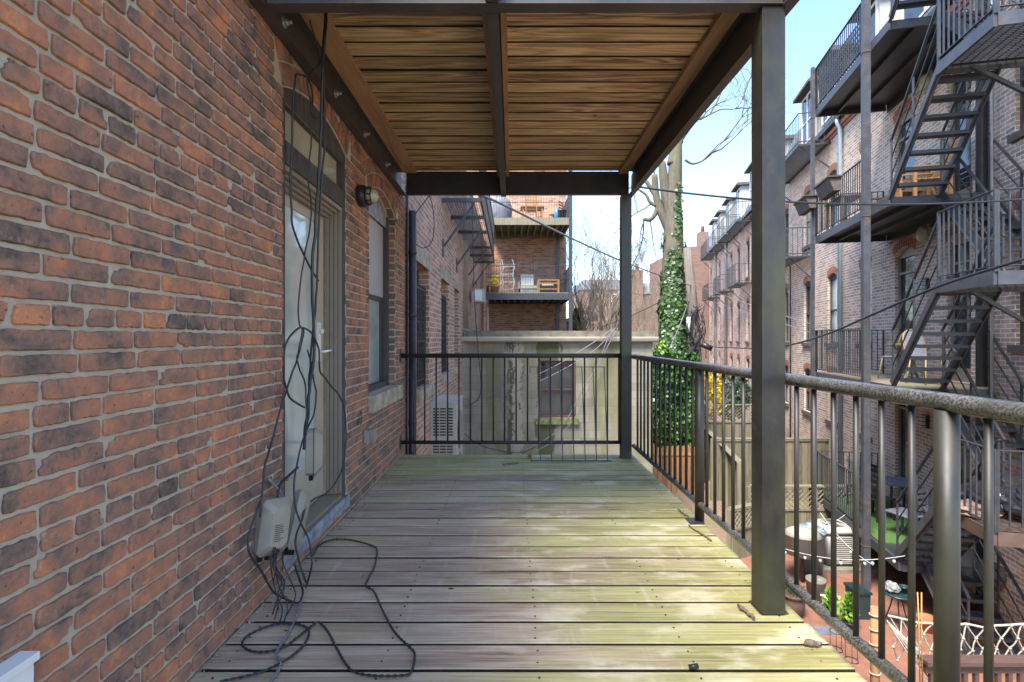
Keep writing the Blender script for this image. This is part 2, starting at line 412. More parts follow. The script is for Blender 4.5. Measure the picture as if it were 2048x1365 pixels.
M['cover']=simple('grey_grill_cover',(.14,.14,.165),.6,.3,6)
M['cushion']=simple('white_cushion',(.5,.49,.46),.8,.06,5)
M['sage']=simple('sage_cushion',(.22,.27,.20),.8,.1,5)
M['turf']=simple('green_turf',(.055,.12,.022),.9,.35,30,bump=.6)
M['bark']=m_wood('bark',((.055,.045,.032),(.12,.10,.072),(.19,.165,.12)),(9,9,1.6),.9,moss=.35)
M['bark_grey']=m_wood('bark_grey',((.13,.11,.085),(.24,.20,.155),(.34,.29,.23)),(9,9,2),.9)
M['pole']=m_wood('utility_pole_wood',((.07,.055,.045),(.15,.12,.10),(.25,.21,.17)),(14,14,.8),.9)
M['twig']=simple('dry_twig',(.17,.13,.09),.9,.4,60,bump=.4)
M['ivy']=m_leaf('ivy_leaf',(.012,.036,.009),(.085,.17,.04)); M['ivy2']=m_leaf('bright_ivy_leaf',(.018,.06,.010),(.085,.20,.03))
M['evergreen']=m_leaf('evergreen_leaf',(.02,.05,.022),(.07,.12,.06)); M['forsythia']=m_leaf('forsythia_flower',(.60,.42,.01),(.85,.66,.03))
M['thuja']=m_leaf('thuja_leaf',(.06,.15,.015),(.17,.32,.03)); M['rusttwig']=m_leaf('dry_leaf',(.22,.10,.04),(.36,.20,.10))
M['block']=m_block(); M['edge']=simple('gap_shade_and_screws',(.022,.018,.014),.9,.4,30)  # near-black: gap shade painted onto board sides, also used for screw heads
M['curtain']=simple('striped_brown_curtain',(.20,.14,.10),.8,.3,10)
def m_patio():
    t=NT('orange_brick_paving'); w=t.world()
    b=t.n('ShaderNodeTexBrick'); b.inputs['Scale'].default_value=1; b.inputs['Brick Width'].default_value=.2; b.inputs['Row Height'].default_value=.1; b.inputs['Mortar Size'].default_value=.006
    b.inputs['Color1'].default_value=(.15,.055,.032,1); b.inputs['Color2'].default_value=(.23,.09,.05,1); b.inputs['Mortar'].default_value=(.12,.07,.045,1)
    m=t.n('ShaderNodeMapping'); m.inputs['Rotation'].default_value=(0,0,R(32)); g=t.n('ShaderNodeNewGeometry'); t.l(g.outputs['Position'],m.inputs[0]); t.l(m.outputs[0],b.inputs['Vector'])
    c=t.mix(t.math('MULTIPLY',t.noise(w,3,4),.6),b.outputs['Color'],(.30,.14,.09)); t.col(c); t.rough(.85); t.bump(b.outputs['Fac'],-.4,.006); return t.m
M['patio']=m_patio()
def m_ground():
    t=NT('mulch_ground'); w=t.world(); n=t.noise(w,25,5,.8); n2=t.noise(w,.7,4)
    c=t.ramp(n,[(.3,(.08,.05,.035)),(.5,(.20,.13,.09)),(.7,(.33,.24,.17))]); c=t.mix(t.ramp(n2,[(.5,(0,0,0)),(.65,(.6,.6,.6))]),c,(.12,.14,.05)); t.col(c); t.rough(.95); t.bump(n,.6,.03); return t.m
M['ground']=m_ground()

# ------------------------------------------------------------------ camera, light, sky
cam=bpy.data.cameras.new('camera'); co=bpy.data.objects.new('camera',cam); COL.objects.link(co)
cam.sensor_width=36; cam.lens=18; cam.clip_start=.05; cam.clip_end=1000; cam.shift_y=-4.5/2048
co.location=(0,0,H); co.rotation_euler=(R(90),0,0); sc.camera=co
w=bpy.data.worlds.new('World'); sc.world=w; w.use_nodes=True
bg=w.node_tree.nodes['Background']; sky=w.node_tree.nodes.new('ShaderNodeTexSky'); sky.sky_type='NISHITA'; sky.sun_disc=False
SE,SA=57,-145     # sun elevation; azimuth of the sun measured from +Y toward +X
sky.sun_elevation=R(SE); sky.sun_rotation=R(SA); sky.air_density=1.0; sky.dust_density=.6; sky.ozone_density=3.0
bg.inputs[1].default_value=.105; w.node_tree.links.new(sky.outputs[0],bg.inputs[0])
su=bpy.data.lights.new('sun','SUN'); su.energy=2.1; su.angle=R(20); su.color=(1,.95,.88)
so=bpy.data.objects.new('sun',su); COL.objects.link(so)
sd=Vector((math.sin(R(SA))*math.cos(R(SE)),math.cos(R(SA))*math.cos(R(SE)),math.sin(R(SE))))
so.rotation_euler=sd.to_track_quat('Z','Y').to_euler(); so.location=(0,0,30)
sc.view_settings.view_transform='Standard'; sc.view_settings.look='None'; sc.view_settings.exposure=2.45; sc.view_settings.gamma=1

GZ=-3.5
# ------------------------------------------------------------------ ground
mb=MB(); mb.face([(-300,-300,GZ),(300,-300,GZ),(300,300,GZ),(-300,300,GZ)]); tag(mb.build('ground',M['ground']),kind='structure',label='brown mulch and bare soil of the back yards')
mb=MB(); mb.box((4.0,3.5,GZ),(8.6,11.4,GZ+.02)); tag(mb.build('patio',M['patio']),kind='structure',label='orange brick patio paving below the deck')

# ------------------------------------------------------------------ own house wall in real bricks
LW=Matrix(((0,1,0,-1.18),(1,0,0,0),(0,0,1,0),(0,0,0,1)))       # (along Y, out, z)
def arc_pts(a,b,zs,rise,n=12):
    # points of a segmental arch from (a,zs) to (b,zs)
    c=(b-a)/2; rad=(c*c+rise*rise)/(2*rise); zc=zs+rise-rad; th=math.asin(min(1,c/rad))
    return [((a+b)/2+rad*math.sin(-th+2*th*i/n), zc+rad*math.cos(-th+2*th*i/n)) for i in range(n+1)]
def wall(mb,s0,s1,z0,z1,ops,depth=.14,o=0.0,rv=None):
    rv=rv or mb
    ss=sorted({s0,s1}|{a for a,b,c,d,r in ops}|{b for a,b,c,d,r in ops}); zz=sorted({z0,z1}|{c for a,b,c,d,r in ops}|{d+r for a,b,c,d,r in ops})
    for i in range(len(ss)-1):
        for j in range(len(zz)-1):
            sm=(ss[i]+ss[i+1])/2; zm=(zz[j]+zz[j+1])/2
            if any(a<sm<b and c<zm<d+r for a,b,c,d,r in ops): continue
            mb.face([(ss[i+1],o,zz[j]),(ss[i],o,zz[j]),(ss[i],o,zz[j+1]),(ss[i+1],o,zz[j+1])])
    for a,b,c,d,r in ops:
        if r>0:
            P=arc_pts(a,b,d,r); n=len(P)-1
            for i in range(n):
                (x0,h0),(x1,h1)=P[i],P[i+1]
                mb.face([(x1,o,h1),(x0,o,h0),(x0,o,d+r),(x1,o,d+r)]) if max(h0,h1)<d+r-1e-5 or True else None
                rv.face([(x0,o,h0),(x1,o,h1),(x1,o-depth,h1),(x0,o-depth,h0)])
        else: rv.face([(a,o,d),(b,o,d),(b,o-depth,d),(a,o-depth,d)])
        rv.face([(a,o,c),(a,o,d),(a,o-depth,d),(a,o-depth,c)]); rv.face([(b,o,d),(b,o,c),(b,o-depth,c),(b,o-depth,d)])
        mb.face([(b,o,c),(a,o,c),(a,o-depth,c),(b,o-depth,c)])
DOOR=(2.64,3.66,.10,2.55,.11); WIN=(4.22,5.20,.78,2.47,.13)
house=thing('brick_house','old red brick house wall with door and window beside the deck','house',(-1.18,3,0))
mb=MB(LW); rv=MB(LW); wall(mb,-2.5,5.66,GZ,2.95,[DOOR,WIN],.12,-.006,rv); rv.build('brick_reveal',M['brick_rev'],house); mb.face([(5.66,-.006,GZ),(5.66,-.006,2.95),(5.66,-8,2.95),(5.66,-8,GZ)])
mb.build('mortar_wall',M['mortar'],house)
# upper storeys: plain textured brick
mb=MB(LW); mb.box((-8,-8,2.951),(5.66,-.002,4.9)); mb.box((-8,-8,GZ),(-2.51,-.002,2.951)); mb.build('upper_wall',M['brick_near'],house)
def inring(s,z,op,t):
    a,b,c,d,r=op; m=(a+b)/2; h=(b-a)/2; rad=(h*h+r*r)/(2*r); zc=d+r-rad
    if s<a-.0 -.12 or s>b+.12 or z<d-.12: return False
    q=math.hypot(s-m,z-zc); return rad-.02<q<rad+t
def brick(mb,s0,s1,z0,z1,rough=.0021,tilt=0):
    """one brick: uneven outline, worn arris, front slightly proud of the mortar"""
    out=U(.0015,.005); n=4
    pts=[]
    for i in range(11): pts.append((s0+(s1-s0)*i/11,z0))
    for i in range(3): pts.append((s1,z0+(z1-z0)*i/3))
    for i in range(11): pts.append((s1-(s1-s0)*i/11,z1))
    for i in range(3): pts.append((s0,z1-(z1-z0)*i/3))
    cs=(s0+s1)/2; cz=(z0+z1)/2; ch=random.choice((0,11,14,25)) if random.random()<.22 else -9; cd=U(.006,.018)
    P=[]
    for i,(a,b) in enumerate(pts):
        if abs(i-ch)<2: a+=(cd if a<cs else -cd)*U(.5,1); b+=(cd if b<cz else -cd)*U(.3,.9)
        k=0.45 if i in (0,11,14,25) else 0
        P.append((a+U(-rough,rough)+(cs-a)/max(abs(cs-a),1e-6)*k*.004, b+U(-rough,rough)+(cz-b)/max(abs(cz-b),1e-6)*k*.004))
    def ins(p,d): 
        a,b=p; return (a+ (d if a<cs else -d)*(1 if abs(a-cs)>.02 else 0), b+(d if b<cz else -d))
    r0=[(a,-.010,b) for a,b in P]; r1=[(a,out-.003+U(-.001,.001),b) for a,b in P]
    r2=[(ins(p,.0028)[0],out+U(-.0005,.0005),ins(p,.0028)[1]) for p in P]
    if tilt:
        ca,sa=math.cos(tilt),math.sin(tilt)
        def rot(q): return (cs+(q[0]-cs)*ca-(q[2]-cz)*sa,q[1],cz+(q[0]-cs)*sa+(q[2]-cz)*ca)
        r0,r1,r2=[[rot(q) for q in rr] for rr in (r0,r1,r2)]
    mb.grid([r0,r1,r2],smooth=True,cap=False)
    mb.face([tuple(q) for q in reversed(r2)] ,smooth=False)
mb=MB(LW); rh=.0635; z=-.055; row=0
while z<2.78:
    s=-.1-(row%2)*.11-U(0,.02)
    while s<5.64:
        L=.213+U(-.008,.008)
        if random.random()<.05: L=.108
        if row%9==3: L=.1085+U(-.006,.006)
        a,b=s+.0065,s+L-.0065; s+=L
        if a<.55: continue
        wv=.003*noise.noise(Vector((s*1.3,row*.7,3))); zz0=z+.0065+wv; zz1=z+rh-.0065+wv+U(-.001,.001)
        zm=(zz0+zz1)/2; b=min(b,5.655)
        segs=[(a,b)]
        for op in (DOOR,WIN):
            A,B,c,d,r=op
            if c-.03<zm<d+.01:
                ns=[]
                for p,q in segs:
                    if q<=A or p>=B: ns.append((p,q))
                    else:
                        if p<A-.02: ns.append((p,A-.002))
                        if q>B+.02: ns.append((B+.002,q))
                segs=ns
            elif zm>=d:
                ns=[]
                m=(A+B)/2; h=(B-A)/2; rad=(h*h+r*r)/(2*r); zc=d+r-rad; RT=rad+(.25 if op is DOOR else .235)
                for p,q in segs:
                    dz=zm-zc
                    if dz<RT:
                        w_=math.sqrt(RT*RT-dz*dz); lim=min(w_,h+.10)
                        lo,hi=m-lim,m+lim
                        if q<=lo or p>=hi: ns.append((p,q))
                        else:
                            if p<lo-.025: ns.append((p,lo-.004))
                            if q>hi+.025: ns.append((hi+.004,q))
                    else: ns.append((p,q))
                segs=ns
        for p,q in segs:
            if q-p<.02: continue
            mb.rnd=min(1,max(0,random.gauss(.48,.27))); brick(mb,p,q,zz0,zz1)
    z+=rh; row+=1
# arch rings of rowlock bricks
for op,rings in ((DOOR,2),(WIN,2)):
    A,B,c,d,r=op; m=(A+B)/2; h=(B-A)/2; rad=(h*h+r*r)/(2*r); zc=d+r-rad; th=math.asin(h/rad)
    for k in range(rings):
        r0=rad+.006+k*.118; n=int(2*th*r0/.072)+1
        for i in range(n):
            an=-th+2*th*(i+.5)/n; cs_=m+(r0+.055)*math.sin(an); cz_=zc+(r0+.055)*math.cos(an)
            if cz_>2.78: continue
            mb.rnd=min(1,max(0,random.gauss(.5,.25))); brick(mb,cs_-.031,cs_+.031,cz_-.053,cz_+.053,.002,-an)
mb.build('brickwork',M['brick'],house)
# door ---------------------------------------------------------------
door=MB(LW); a,b=2.645,3.655
for s in (a,b-.045): door.box((s,-.12,.12),(s+.045,-.012,2.55))
P=arc_pts(2.645,3.655,2.55,.105,16)
for i in range(len(P)-1):
    (x0,h0),(x1,h1)=P[i],P[i+1]; door.face([(x1,-.010,2.49),(x0,-.010,2.49),(x0,-.010,h0),(x1,-.010,h1)])
door.box((a+.045,-.10,2.175),(b-.045,-.008,2.295))
door.box((a+.045,-.06,2.48),(b-.045,-.012,2.4895))
dframe=door.build('door_frame',M['darkwood'],house,'dark weathered wooden door frame with arched head')
t=MB(LW); t.box((a+.045,-.05,2.295),(b-.10,-.04,2.48)); t.build('transom_pane',M['glass_trans'],dframe)
t=MB(LW); 
for k in range(4):
    dd=.018+k*.026; t.box((b-.047-.010*k-.012,-dd-.022,.165),(b-.045-.010*k+.0,-dd,2.17-.012*k))
    t.box((a+.047,-dd-.022,2.16-.018*k-.014),(b-.05-.010*k,-dd-.001,2.173-.018*k))
    t.box((a+.045,-dd-.022,.165),(a+.05+.010*k,-dd-.001,2.2))
t.build('track_frame',M['taupe'],dframe)
t=MB(LW); t.box((a+.04,-.155,.17),(b-.085,-.135,.42)); t.box((b-.24,-.155,.42),(b-.085,-.135,2.03)); t.box((a+.04,-.155,2.03),(b-.085,-.135,2.15)); t.box((a+.04,-.155,.42),(a+.12,-.135,2.03))
leaf=t.build('door',M['beige'],house,'beige glazed door behind the dark frame',bevel=.003)
t=MB(LW); t.box((a+.12,-.150,.42),(b-.24,-.142,2.03)); t.build('glass_pane',M['glass_door'],leaf)
t=MB(LW); t.box((b-.20,-.135,1.10),(b-.165,-.122,1.36)); t.tube([(b-.18,-.12,1.16),(b-.18,-.085,1.165),(b-.09,-.08,1.17)],.009,8); t.lathe((b-.18,-.122,1.30),[(.018,0),(.018,.02),(.008,.024)],10,Matrix.Rotation(R(-90),4,'X')); t.build('handle',M['white'],leaf)
t=MB(LW); t.box((a,-.15,.10),(b,.0,.135)); t.box((a+.01,-.15,.136),(b-.01,-.02,.155)); t.build('threshold',M['taupe'],dframe)
t=MB(LW); pr=[]
for i in range(17):
    s=a-.02+(b-a+.04)*i/16; k=U(-.004,.004); pr.append([(s,.012,.137),(s,.018+k,.10),(s,.012+k,.055+U(-.006,.006)),(s,.006,.055),(s,.004,.137)])
t.grid(pr,smooth=False); t.build('sill_flashing',M['lead'],dframe)
# window --------------------------------------------------------------
a,b,c,d,r=WIN
t=MB(LW); t.box((a+.004,-.17,c),(a+.05,-.07,d)); t.box((b-.055,-.17,c),(b-.004,-.07,d)); t.box((a+.05,-.17,c),(b-.055,-.075,c+.05)); t.box((a+.05,-.16,1.62),(b-.055,-.12,1.66))
t.box((b-.095,-.17,c+.05),(b-.055,-.13,1.62)); t.box((b-.08,-.14,1.66),(b-.055,-.10,2.4))
wf=t.build('window_frame',M['darkwood'],house,'dark window frame set back in the brick wall',bevel=.003)
t=MB(LW); P=arc_pts(a+.004,b-.004,d-.02,r,16)
for i in range(len(P)-1):
    (x0,h0),(x1,h1)=P[i],P[i+1]; t.face([(x1,-.085,2.36),(x0,-.085,2.36),(x0,-.085,h0),(x1,-.085,h1)])
t.build('arch_panel',M['lead'],wf)
t=MB(LW); t.box((a+.05,-.15,c+.05),(b-.095,-.145,1.62)); t.build('lower_pane',M['glass_pale'],wf)
t=MB(LW); t.box((a+.05,-.118,1.66),(b-.08,-.112,2.36)); t.build('upper_screen',M['shade'],wf)
t=MB(LW); t.box((a-.02,-.10,.64),(b+.13,.045,c-.001)); t.build('sill',M['stone'],wf,bevel=.008)

# things fixed to the wall ---------------------------------------------
t=thing('bulkhead_light','black caged bulkhead lamp on the brick wall between door and window','wall lamp',(-1.17,4.0,2.35))
c=Vector((-1.175,3.93,2.345)); mb=MB(); rot=Matrix.Rotation(R(90),4,'Y')@Matrix.Scale(.8,4)
mb.lathe(c,[(.0,0),(.098,0),(.104,.01),(.104,.06),(.09,.075),(.0,.075)],24,rot); mb.build('back_plate',M['black'],t)
mb=MB(); mb.lathe(c+Vector((.06,0,0)),[(.07,0),(.072,.04),(.06,.085),(.035,.108),(0.001,.115)],20,rot); mb.build('lamp_glass',M['glass_trans'],t)
mb=MB()
for k in range(4):
    an=k*math.pi/4; pts=[]
    for j in range(13):
        q=-math.pi/2+math.pi*j/12; rr=.085*math.sin(q); hh=.075+.055*max(0,math.cos(q))**.5*1.2
        pts.append(c+Vector((hh,rr*math.cos(an),rr*math.sin(an)))*.8)
    mb.tube(pts,.0055,6)
for rr,hh in ((.086,.085),(.07,.125)): mb.tube([c+Vector((hh,rr*math.cos(k*math.pi/10),rr*math.sin(k*math.pi/10)))*.8 for k in range(21)],.0055,6)
mb.build('wire_cage',M['black'],t)
t=thing('outlet_box','small grey weatherproof socket box on the brick below the window','socket box',(-1.17,4.1,.44))
mb=MB(); mb.box((-1.174,4.05,.425),(-1.13,4.15,.525)); mb.build('back_box',M['galv'],t,bevel=.005)
mb=MB(); mb.box((-1.128,4.046,.43),(-1.095,4.152,.53)); mb.build('cover',M['plastic'],t,bevel=.008)
mb=MB(); mb.tube([(-1.17,3.86,.60),(-1.15,3.87,.66),(-1.15,3.885,.70),(-1.155,3.91,.70),(-1.15,3.93,.64),(-1.168,3.95,.58)],.003,5); tag(mb.build('wire_stub',M['cable']),'tiny loop of black wire poking out of the brick beside the door','wire')
t=thing('wall_cabinet','white metal box low on the brick wall, at the left edge of the photo','box',(-1.15,1.0,.2))
mb=MB(); mb.box((-1.17,.75,.20),(-1.135,1.215,.485)); mb.build('case',M['white'],t,bevel=.004)
mb=MB(); mb.box((-1.174,.74,.486),(-1.127,1.222,.505)); mb.build('lid',M['white'],t,bevel=.004)

# terminal boxes ---------------------------------------------------------
def tbox(label,ctr,sx,sy,sz,rz,tilt,txt=False):
    t=thing('terminal_box',label,'cable box',ctr,'cable terminal boxes by the door')
    m=Matrix.Translation(ctr)@Matrix.Rotation(rz,4,'Z')@Matrix.Rotation(tilt,4,'X')
    mb=MB(m)
    def loop(x,gy,gz,ch): return [(x,-gy,-gz+ch),(x,-gy+ch,-gz),(x,gy-ch,-gz),(x,gy,-gz+ch),(x,gy,gz-ch),(x,gy-ch,gz),(x,-gy+ch,gz),(x,-gy,gz-ch)]
    mb.grid([loop(0,sy,sz,.015),loop(sx*.45,sy,sz,.015)],smooth=False); mb.build('base',M['plastic'],t,bevel=.003)
    mb=MB(m); mb.grid([loop(sx*.47,sy*1.05,sz*1.03,.018),loop(sx*.6,sy*1.05,sz*1.03,.018),loop(sx,sy*.62,sz*.72,.02)],smooth=False)
    cv=mb.build('lid',M['plastic'],t,bevel=.003)
    if txt:
        mb=MB(m); random.seed(3)
        for j in range(9):
            z=sz*.1-j*.009; mb.box((sx+.0004,-sy*.4,z),(sx+.0012,-sy*.4+U(.03,.06),z+.003))
        mb.build('printed_label',M['black'],cv)
    mb=MB(m)
    for k in (-.5,0,.5): mb.lathe((sx*.3,k*sy,-sz-.03),[(.012,0),(.012,.03),(.016,.032),(.016,.04)],8)
    mb.build('cable_gland',M['black'],t)
tbox('grey terminal box on the bricks left of the door, lowest of the three',(-1.165,2.43,.37),.10,.075,.125,R(-28),R(-8),True)
tbox('grey terminal box hanging against the door glass, topmost of the three',(-1.165,2.90,.61),.09,.07,.125,R(18),R(-4))
tbox('narrow tilted grey terminal box leaning at the door sill, between the other two',(-1.15,2.70,.30),.055,.05,.145,R(-10),R(-24))

# cables on the wall -------------------------------------------------------
def cable(label,pts,r=.006,m='cable',k=6,tw=False,group='loose cables by the door'):
    mb=MB(); P=spline(pts,k)
    if group!='overhead cables' and r<.009: P=[p+noise.noise_vector(p*11)*.006*(1 if 0<i<len(P)-1 else 0) if p.y<5.5 and p.z>.03 else p for i,p in enumerate(P)]
    if tw:
        for ph in (0,math.pi):
            Q=[]; L=0
            P2=spline(P,4)
            for i,p in enumerate(P2):
                if i: L+=(p-P2[i-1]).length
                d=(P2[min(i+1,len(P2)-1)]-P2[max(i-1,0)]).normalized(); x=d.orthogonal().normalized(); y=d.cross(x)
                an=L*130+ph; Q.append(p+(Vector((0,0,1)) if abs(d.z)<.7 else Vector((1,0,0))).cross(d).normalized()*math.cos(an)*r*.55+d.cross((Vector((0,0,1)) if abs(d.z)<.7 else Vector((1,0,0))).cross(d).normalized())*math.sin(an)*r*.55)
            mb.tube(Q,r*.62,5)
    else: mb.tube(P,r,6)
    return tag(mb.build('cable',M[m]),label,'cable',group)
cable('thick straight black cable hanging from the ceiling in front of the door',[wp(652,22,-.97),wp(645,150,-1.0),wp(640,300,-1.04),wp(632,450,-1.08),wp(624,560,-1.1),wp(628,700,-1.1),wp(614,820,-1.1),wp(608,900,-1.08)],.008)
cable('second black cable beside the thick one, ending in the top terminal box',[wp(650,28,-.98),wp(646,120,-1.0),wp(650,250,-1.03),wp(640,420,-1.07),wp(632,600,-1.1),wp(622,700,-1.12),wp(618,800,-1.1),wp(612,870,-1.07)],.006)
cable('black cable looping over the top left corner of the door frame',[wp(637,562,-1.15),wp(612,520,-1.15),wp(588,460,-1.14),wp(583,400,-1.14),wp(584,250,-1.13),wp(590,160,-1.12),wp(600,150,-1.11),wp(618,160,-1.11),wp(624,190,-1.11),wp(623,220,-1.11),wp(630,236,-1.1),wp(642,236,-1.08)],.006)
cable('thin twisted cable wandering down the middle of the door',[wp(620,40,-1.06),wp(640,120,-1.06),wp(615,160,-1.1),wp(625,240,-1.1),wp(617,350,-1.12),wp(622,430,-1.13),wp(608,520,-1.14),wp(597,600,-1.14),wp(600,650,-1.12),wp(607,662,-1.1),wp(600,700,-1.1),wp(593,720,-1.1),wp(610,770,-1.1),wp(612,850,-1.08)],.0045,'cable_blue')
cable('black cable arching over the door middle and sweeping down the right jamb',[wp(520,1035,-1.12),wp(530,930,-1.13),wp(545,880,-1.14),wp(566,800,-1.14),wp(590,730,-1.12),wp(600,690,-1.1),wp(605,655,-1.1)],.005,'cable_blue')
cable('black cable hooped above the boxes, hanging to the sill',[wp(609,815,-1.1),wp(580,795,-1.13),wp(568,760,-1.13),wp(570,700,-1.12),wp(585,667,-1.11),wp(605,656,-1.1),wp(625,668,-1.09),wp(637,700,-1.08),wp(642,745,-1.09),wp(665,775,-1.1),wp(685,805,-1.12),wp(693,860,-1.12),wp(688,920,-1.12),wp(675,960,-1.12),wp(655,985,-1.12),wp(620,1005,-1.1),wp(600,1050,-1.08),wp(590,1085,-1.07),wp(598,1120,-1.05),wp(612,1165,-1.02)],.0055,'cable_blue')
cable('black cable crossing in front of the top box and falling to the deck',[wp(615,700,-1.1),wp(632,800,-1.1),wp(600,900,-1.08),wp(588,980,-1.06),wp(596,1030,-1.04),wp(618,1080,-1.0),wp(622,1130,-.97),fp(612,1175,.02)],.005,'cable_blue')
for i,(x0,x1,y1) in enumerate(((560,530,1180),(556,545,1215),(550,537,1235),(545,548,1240),(553,556,1240),(548,533,1225),(565,560,1230))):
    p=wp(x0+3,1095,-1.09); q=fp(x1+12,y1+4,.012)
    cable('short black cable hanging from the lowest terminal box to the deck',[p,wp(x0-14+i*3,1130,-1.085+i*.004),q.lerp(p,.45)+Vector((U(-.03,.05),U(-.04,.04),0)),q+Vector((U(-.01,.03),U(-.03,.03),.07)),q],.003,'cable_blue',group='short cables under the terminal boxes')
cable('grey cable bent in a tangle behind the lowest terminal box',[wp(575,960,-1.15),wp(545,965,-1.16),wp(538,960,-1.15),wp(560,985,-1.13),wp(566,1010,-1.13)],.007,'cable_grey')
cable('green and black cable curving from the top box to the brick',[wp(596,935,-1.1),wp(575,955,-1.12),wp(558,975,-1.13),wp(553,1010,-1.12)],.007,'cable')
cable('black cable curving down the brick left of the terminal boxes',[wp(522,1000,-1.13),wp(500,1060,-1.14),wp(497,1100,-1.13),wp(520,1140,-1.12),wp(545,1180,-1.1),wp(575,1200,-1.06),fp(598,1205,.02),fp(606,1180,.05),fp(590,1130,.10)],.005,'cable_blue')
cable('twisted blue cable lying in a long loop across the deck boards',[fp(625,1112,.01),fp(640,1090),fp(665,1080),fp(700,1080),fp(740,1090),fp(754,1100),fp(750,1130),fp(738,1155),fp(732,1172),fp(748,1183),fp(765,1220),fp(790,1265),fp(820,1295),fp(830,1310),fp(822,1345),fp(800,1352),fp(750,1352),fp(710,1345),fp(690,1325),fp(670,1290),fp(655,1262),fp(637,1245),fp(620,1255),fp(575,1290),fp(540,1303),fp(505,1303),fp(485,1290),fp(495,1272),fp(530,1255),fp(560,1248),fp(600,1250),fp(618,1262),fp(608,1290),fp(575,1318),fp(520,1345),fp(440,1364)],.005,'cable_blue',6,True)
cable('pale twisted cable crossing the loop and running toward the bottom of the photo',[fp(603,1195,.02),fp(596,1225),fp(580,1262),fp(556,1300),fp(555,1315),fp(562,1325),fp(555,1345),fp(540,1365)],.006,'cable_grey',6,True)

# ------------------------------------------------------------------ deck
dk=thing('deck','wooden deck floor of wide boards, brown and algae green','deck',(0,3,0))
mb=MB(); random.seed(11)
ys=5.205; lines=[]
bounds=[5.53,5.37,5.205,5.04,4.867,4.699,4.534,4.383,4.225,4.063,3.905,3.743,3.579,3.42,3.252,3.088,2.925,2.761,2.596,2.434,2.265,2.096,1.932]
while bounds[-1]>-1.5: bounds.append(bounds[-1]-.1645)
for i in range(len(bounds)-1):
    y1=bounds[i]; y0=bounds[i+1]; g=U(.016,.021); mb.rnd=random.random(); dz=U(-.0015,.0015)
    x1=1.30+U(-.006,.004)
    n=22; rings=[]
    for k in range(n+1):
        x=-1.176+(x1+1.176)*k/n; wv=noise.noise(Vector((x*1.5,i*3.1,0)))*.002
        a,b=y0+g/2+wv,y1-g/2+wv; z=dz+noise.noise(Vector((x*.9,i*5,2)))*.0015
        rings.append([(x,a,-.030),(x,b,-.030),(x,b,z-.004),(x,b-.004,z),(x,a+.004,z),(x,a,z-.004)])
    mb.grid(rings,smooth=False)
mb.rnd=9
for i in range(len(bounds)-1):
    for x in (-1.1,-.5,.1,.7,1.2):
        for q in (.28,.72):
            if bounds[i]>1: mb.lathe((x+U(-.006,.006),bounds[i+1]+(bounds[i]-bounds[i+1])*q+U(-.006,.006),-.003),[(.0045,0),(.0045,.0046),(.001,.0040)],7)
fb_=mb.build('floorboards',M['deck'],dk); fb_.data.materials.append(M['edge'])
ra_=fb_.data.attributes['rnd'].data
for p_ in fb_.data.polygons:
    if abs(p_.normal.y)>.9 or ra_[p_.index].value>2: p_.material_index=1  # board sides painted dark to stand for shade in the gaps; screws too
mb=MB()
for x in (-1.1,-.5,.1,.7,1.2): mb.box((x-.02,-1.5,-.22),(x+.02,5.49,-.034))
mb.box((1.262,-1.5,-.24),(1.29,5.5,-.034)); mb.build('joists',M['beamwood'],dk)
mb=MB(); mb.box((-1.17,5.46,-.26),(1.26,5.50,-.036)); mb.build('edge_beam',M['steel'],dk)

# debris
def stick(label,a,b,r=.006,kind='twig'):
    a=Vector(a); b=Vector(b); mb=MB(); n=8; P=[a.lerp(b,i/n)+Vector((U(-1,1),U(-1,1),U(0,.4)))*.006 for i in range(n+1)]
    mb.tube(P,[r*U(.7,1.1) for _ in P],6); m_=P[4]; mb.tube([m_,m_+Vector((U(-.02,.02),U(.01,.03),.008))],r*.5,5)
    tag(mb.build('twig',M['twig']),label,'twig','twigs lying on the deck')
random.seed(5)
stick('thick broken twig on the deck left of the leaning rack',fp(1005,930,.012),fp(1037,926,.012),.009)
stick('twig on the deck just in front of the round rail post base',fp(1378,1052,.01),fp(1425,1082,.01))
stick('short dark twig on the deck behind the round rail post base',fp(1357,1020,.01),fp(1375,1033,.01))
stick('forked twig on the deck at the foot of the near square post',fp(1476,1212,.012),fp(1507,1236,.012),.008)
mb=MB(); P=[fp(1608,1290,.01)+Vector((i*.012,U(-.006,.006),U(0,.01))) for i in range(7)]; mb.tube(P,[.004,.012,.015,.013,.012,.008,.003],6); tag(mb.build('bark_piece',M['twig']),'dark curl of bark near the right edge of the deck','bark')
mb=MB(); P=fp(1378,1335,.012); mb.lathe(P,[(.009,0),(.009,.035)],10,Matrix.Rotation(R(80),4,'Y')); tag(mb.build('plastic_cap',M['black']),'tiny black cap lying on the near deck boards','cap')
mb=MB(); P=fp(1058,915,.02); mb.tube([P,P+Vector((.012,0,.02)),P+Vector((.006,0,.05))],[.022,.018,.004],8); tag(mb.build('dry_leaf',M['rusttwig']),'curled brown leaf at the lower left corner of the leaning rack','leaf')
# crumbs along the wall
mb=MB(); random.seed(9)
for i in range(520):
    y=U(1.2,4.2); x=-1.165+abs(random.gauss(0,.022)); s=U(.0012,.0042); mb.rnd=random.random()
    m_=Matrix.Translation((x,y,.004))@Matrix.Rotation(U(0,6),4,'Z')@Matrix.Rotation(U(0,1),4,'X'); mb.box((-s,-s*.6,-s*.5),(s,s*.6,s*.5),m_)
tag(mb.build('mortar_crumbs',M['stone']),'crumbs of mortar and grit along the foot of the wall','grit',kind='stuff')

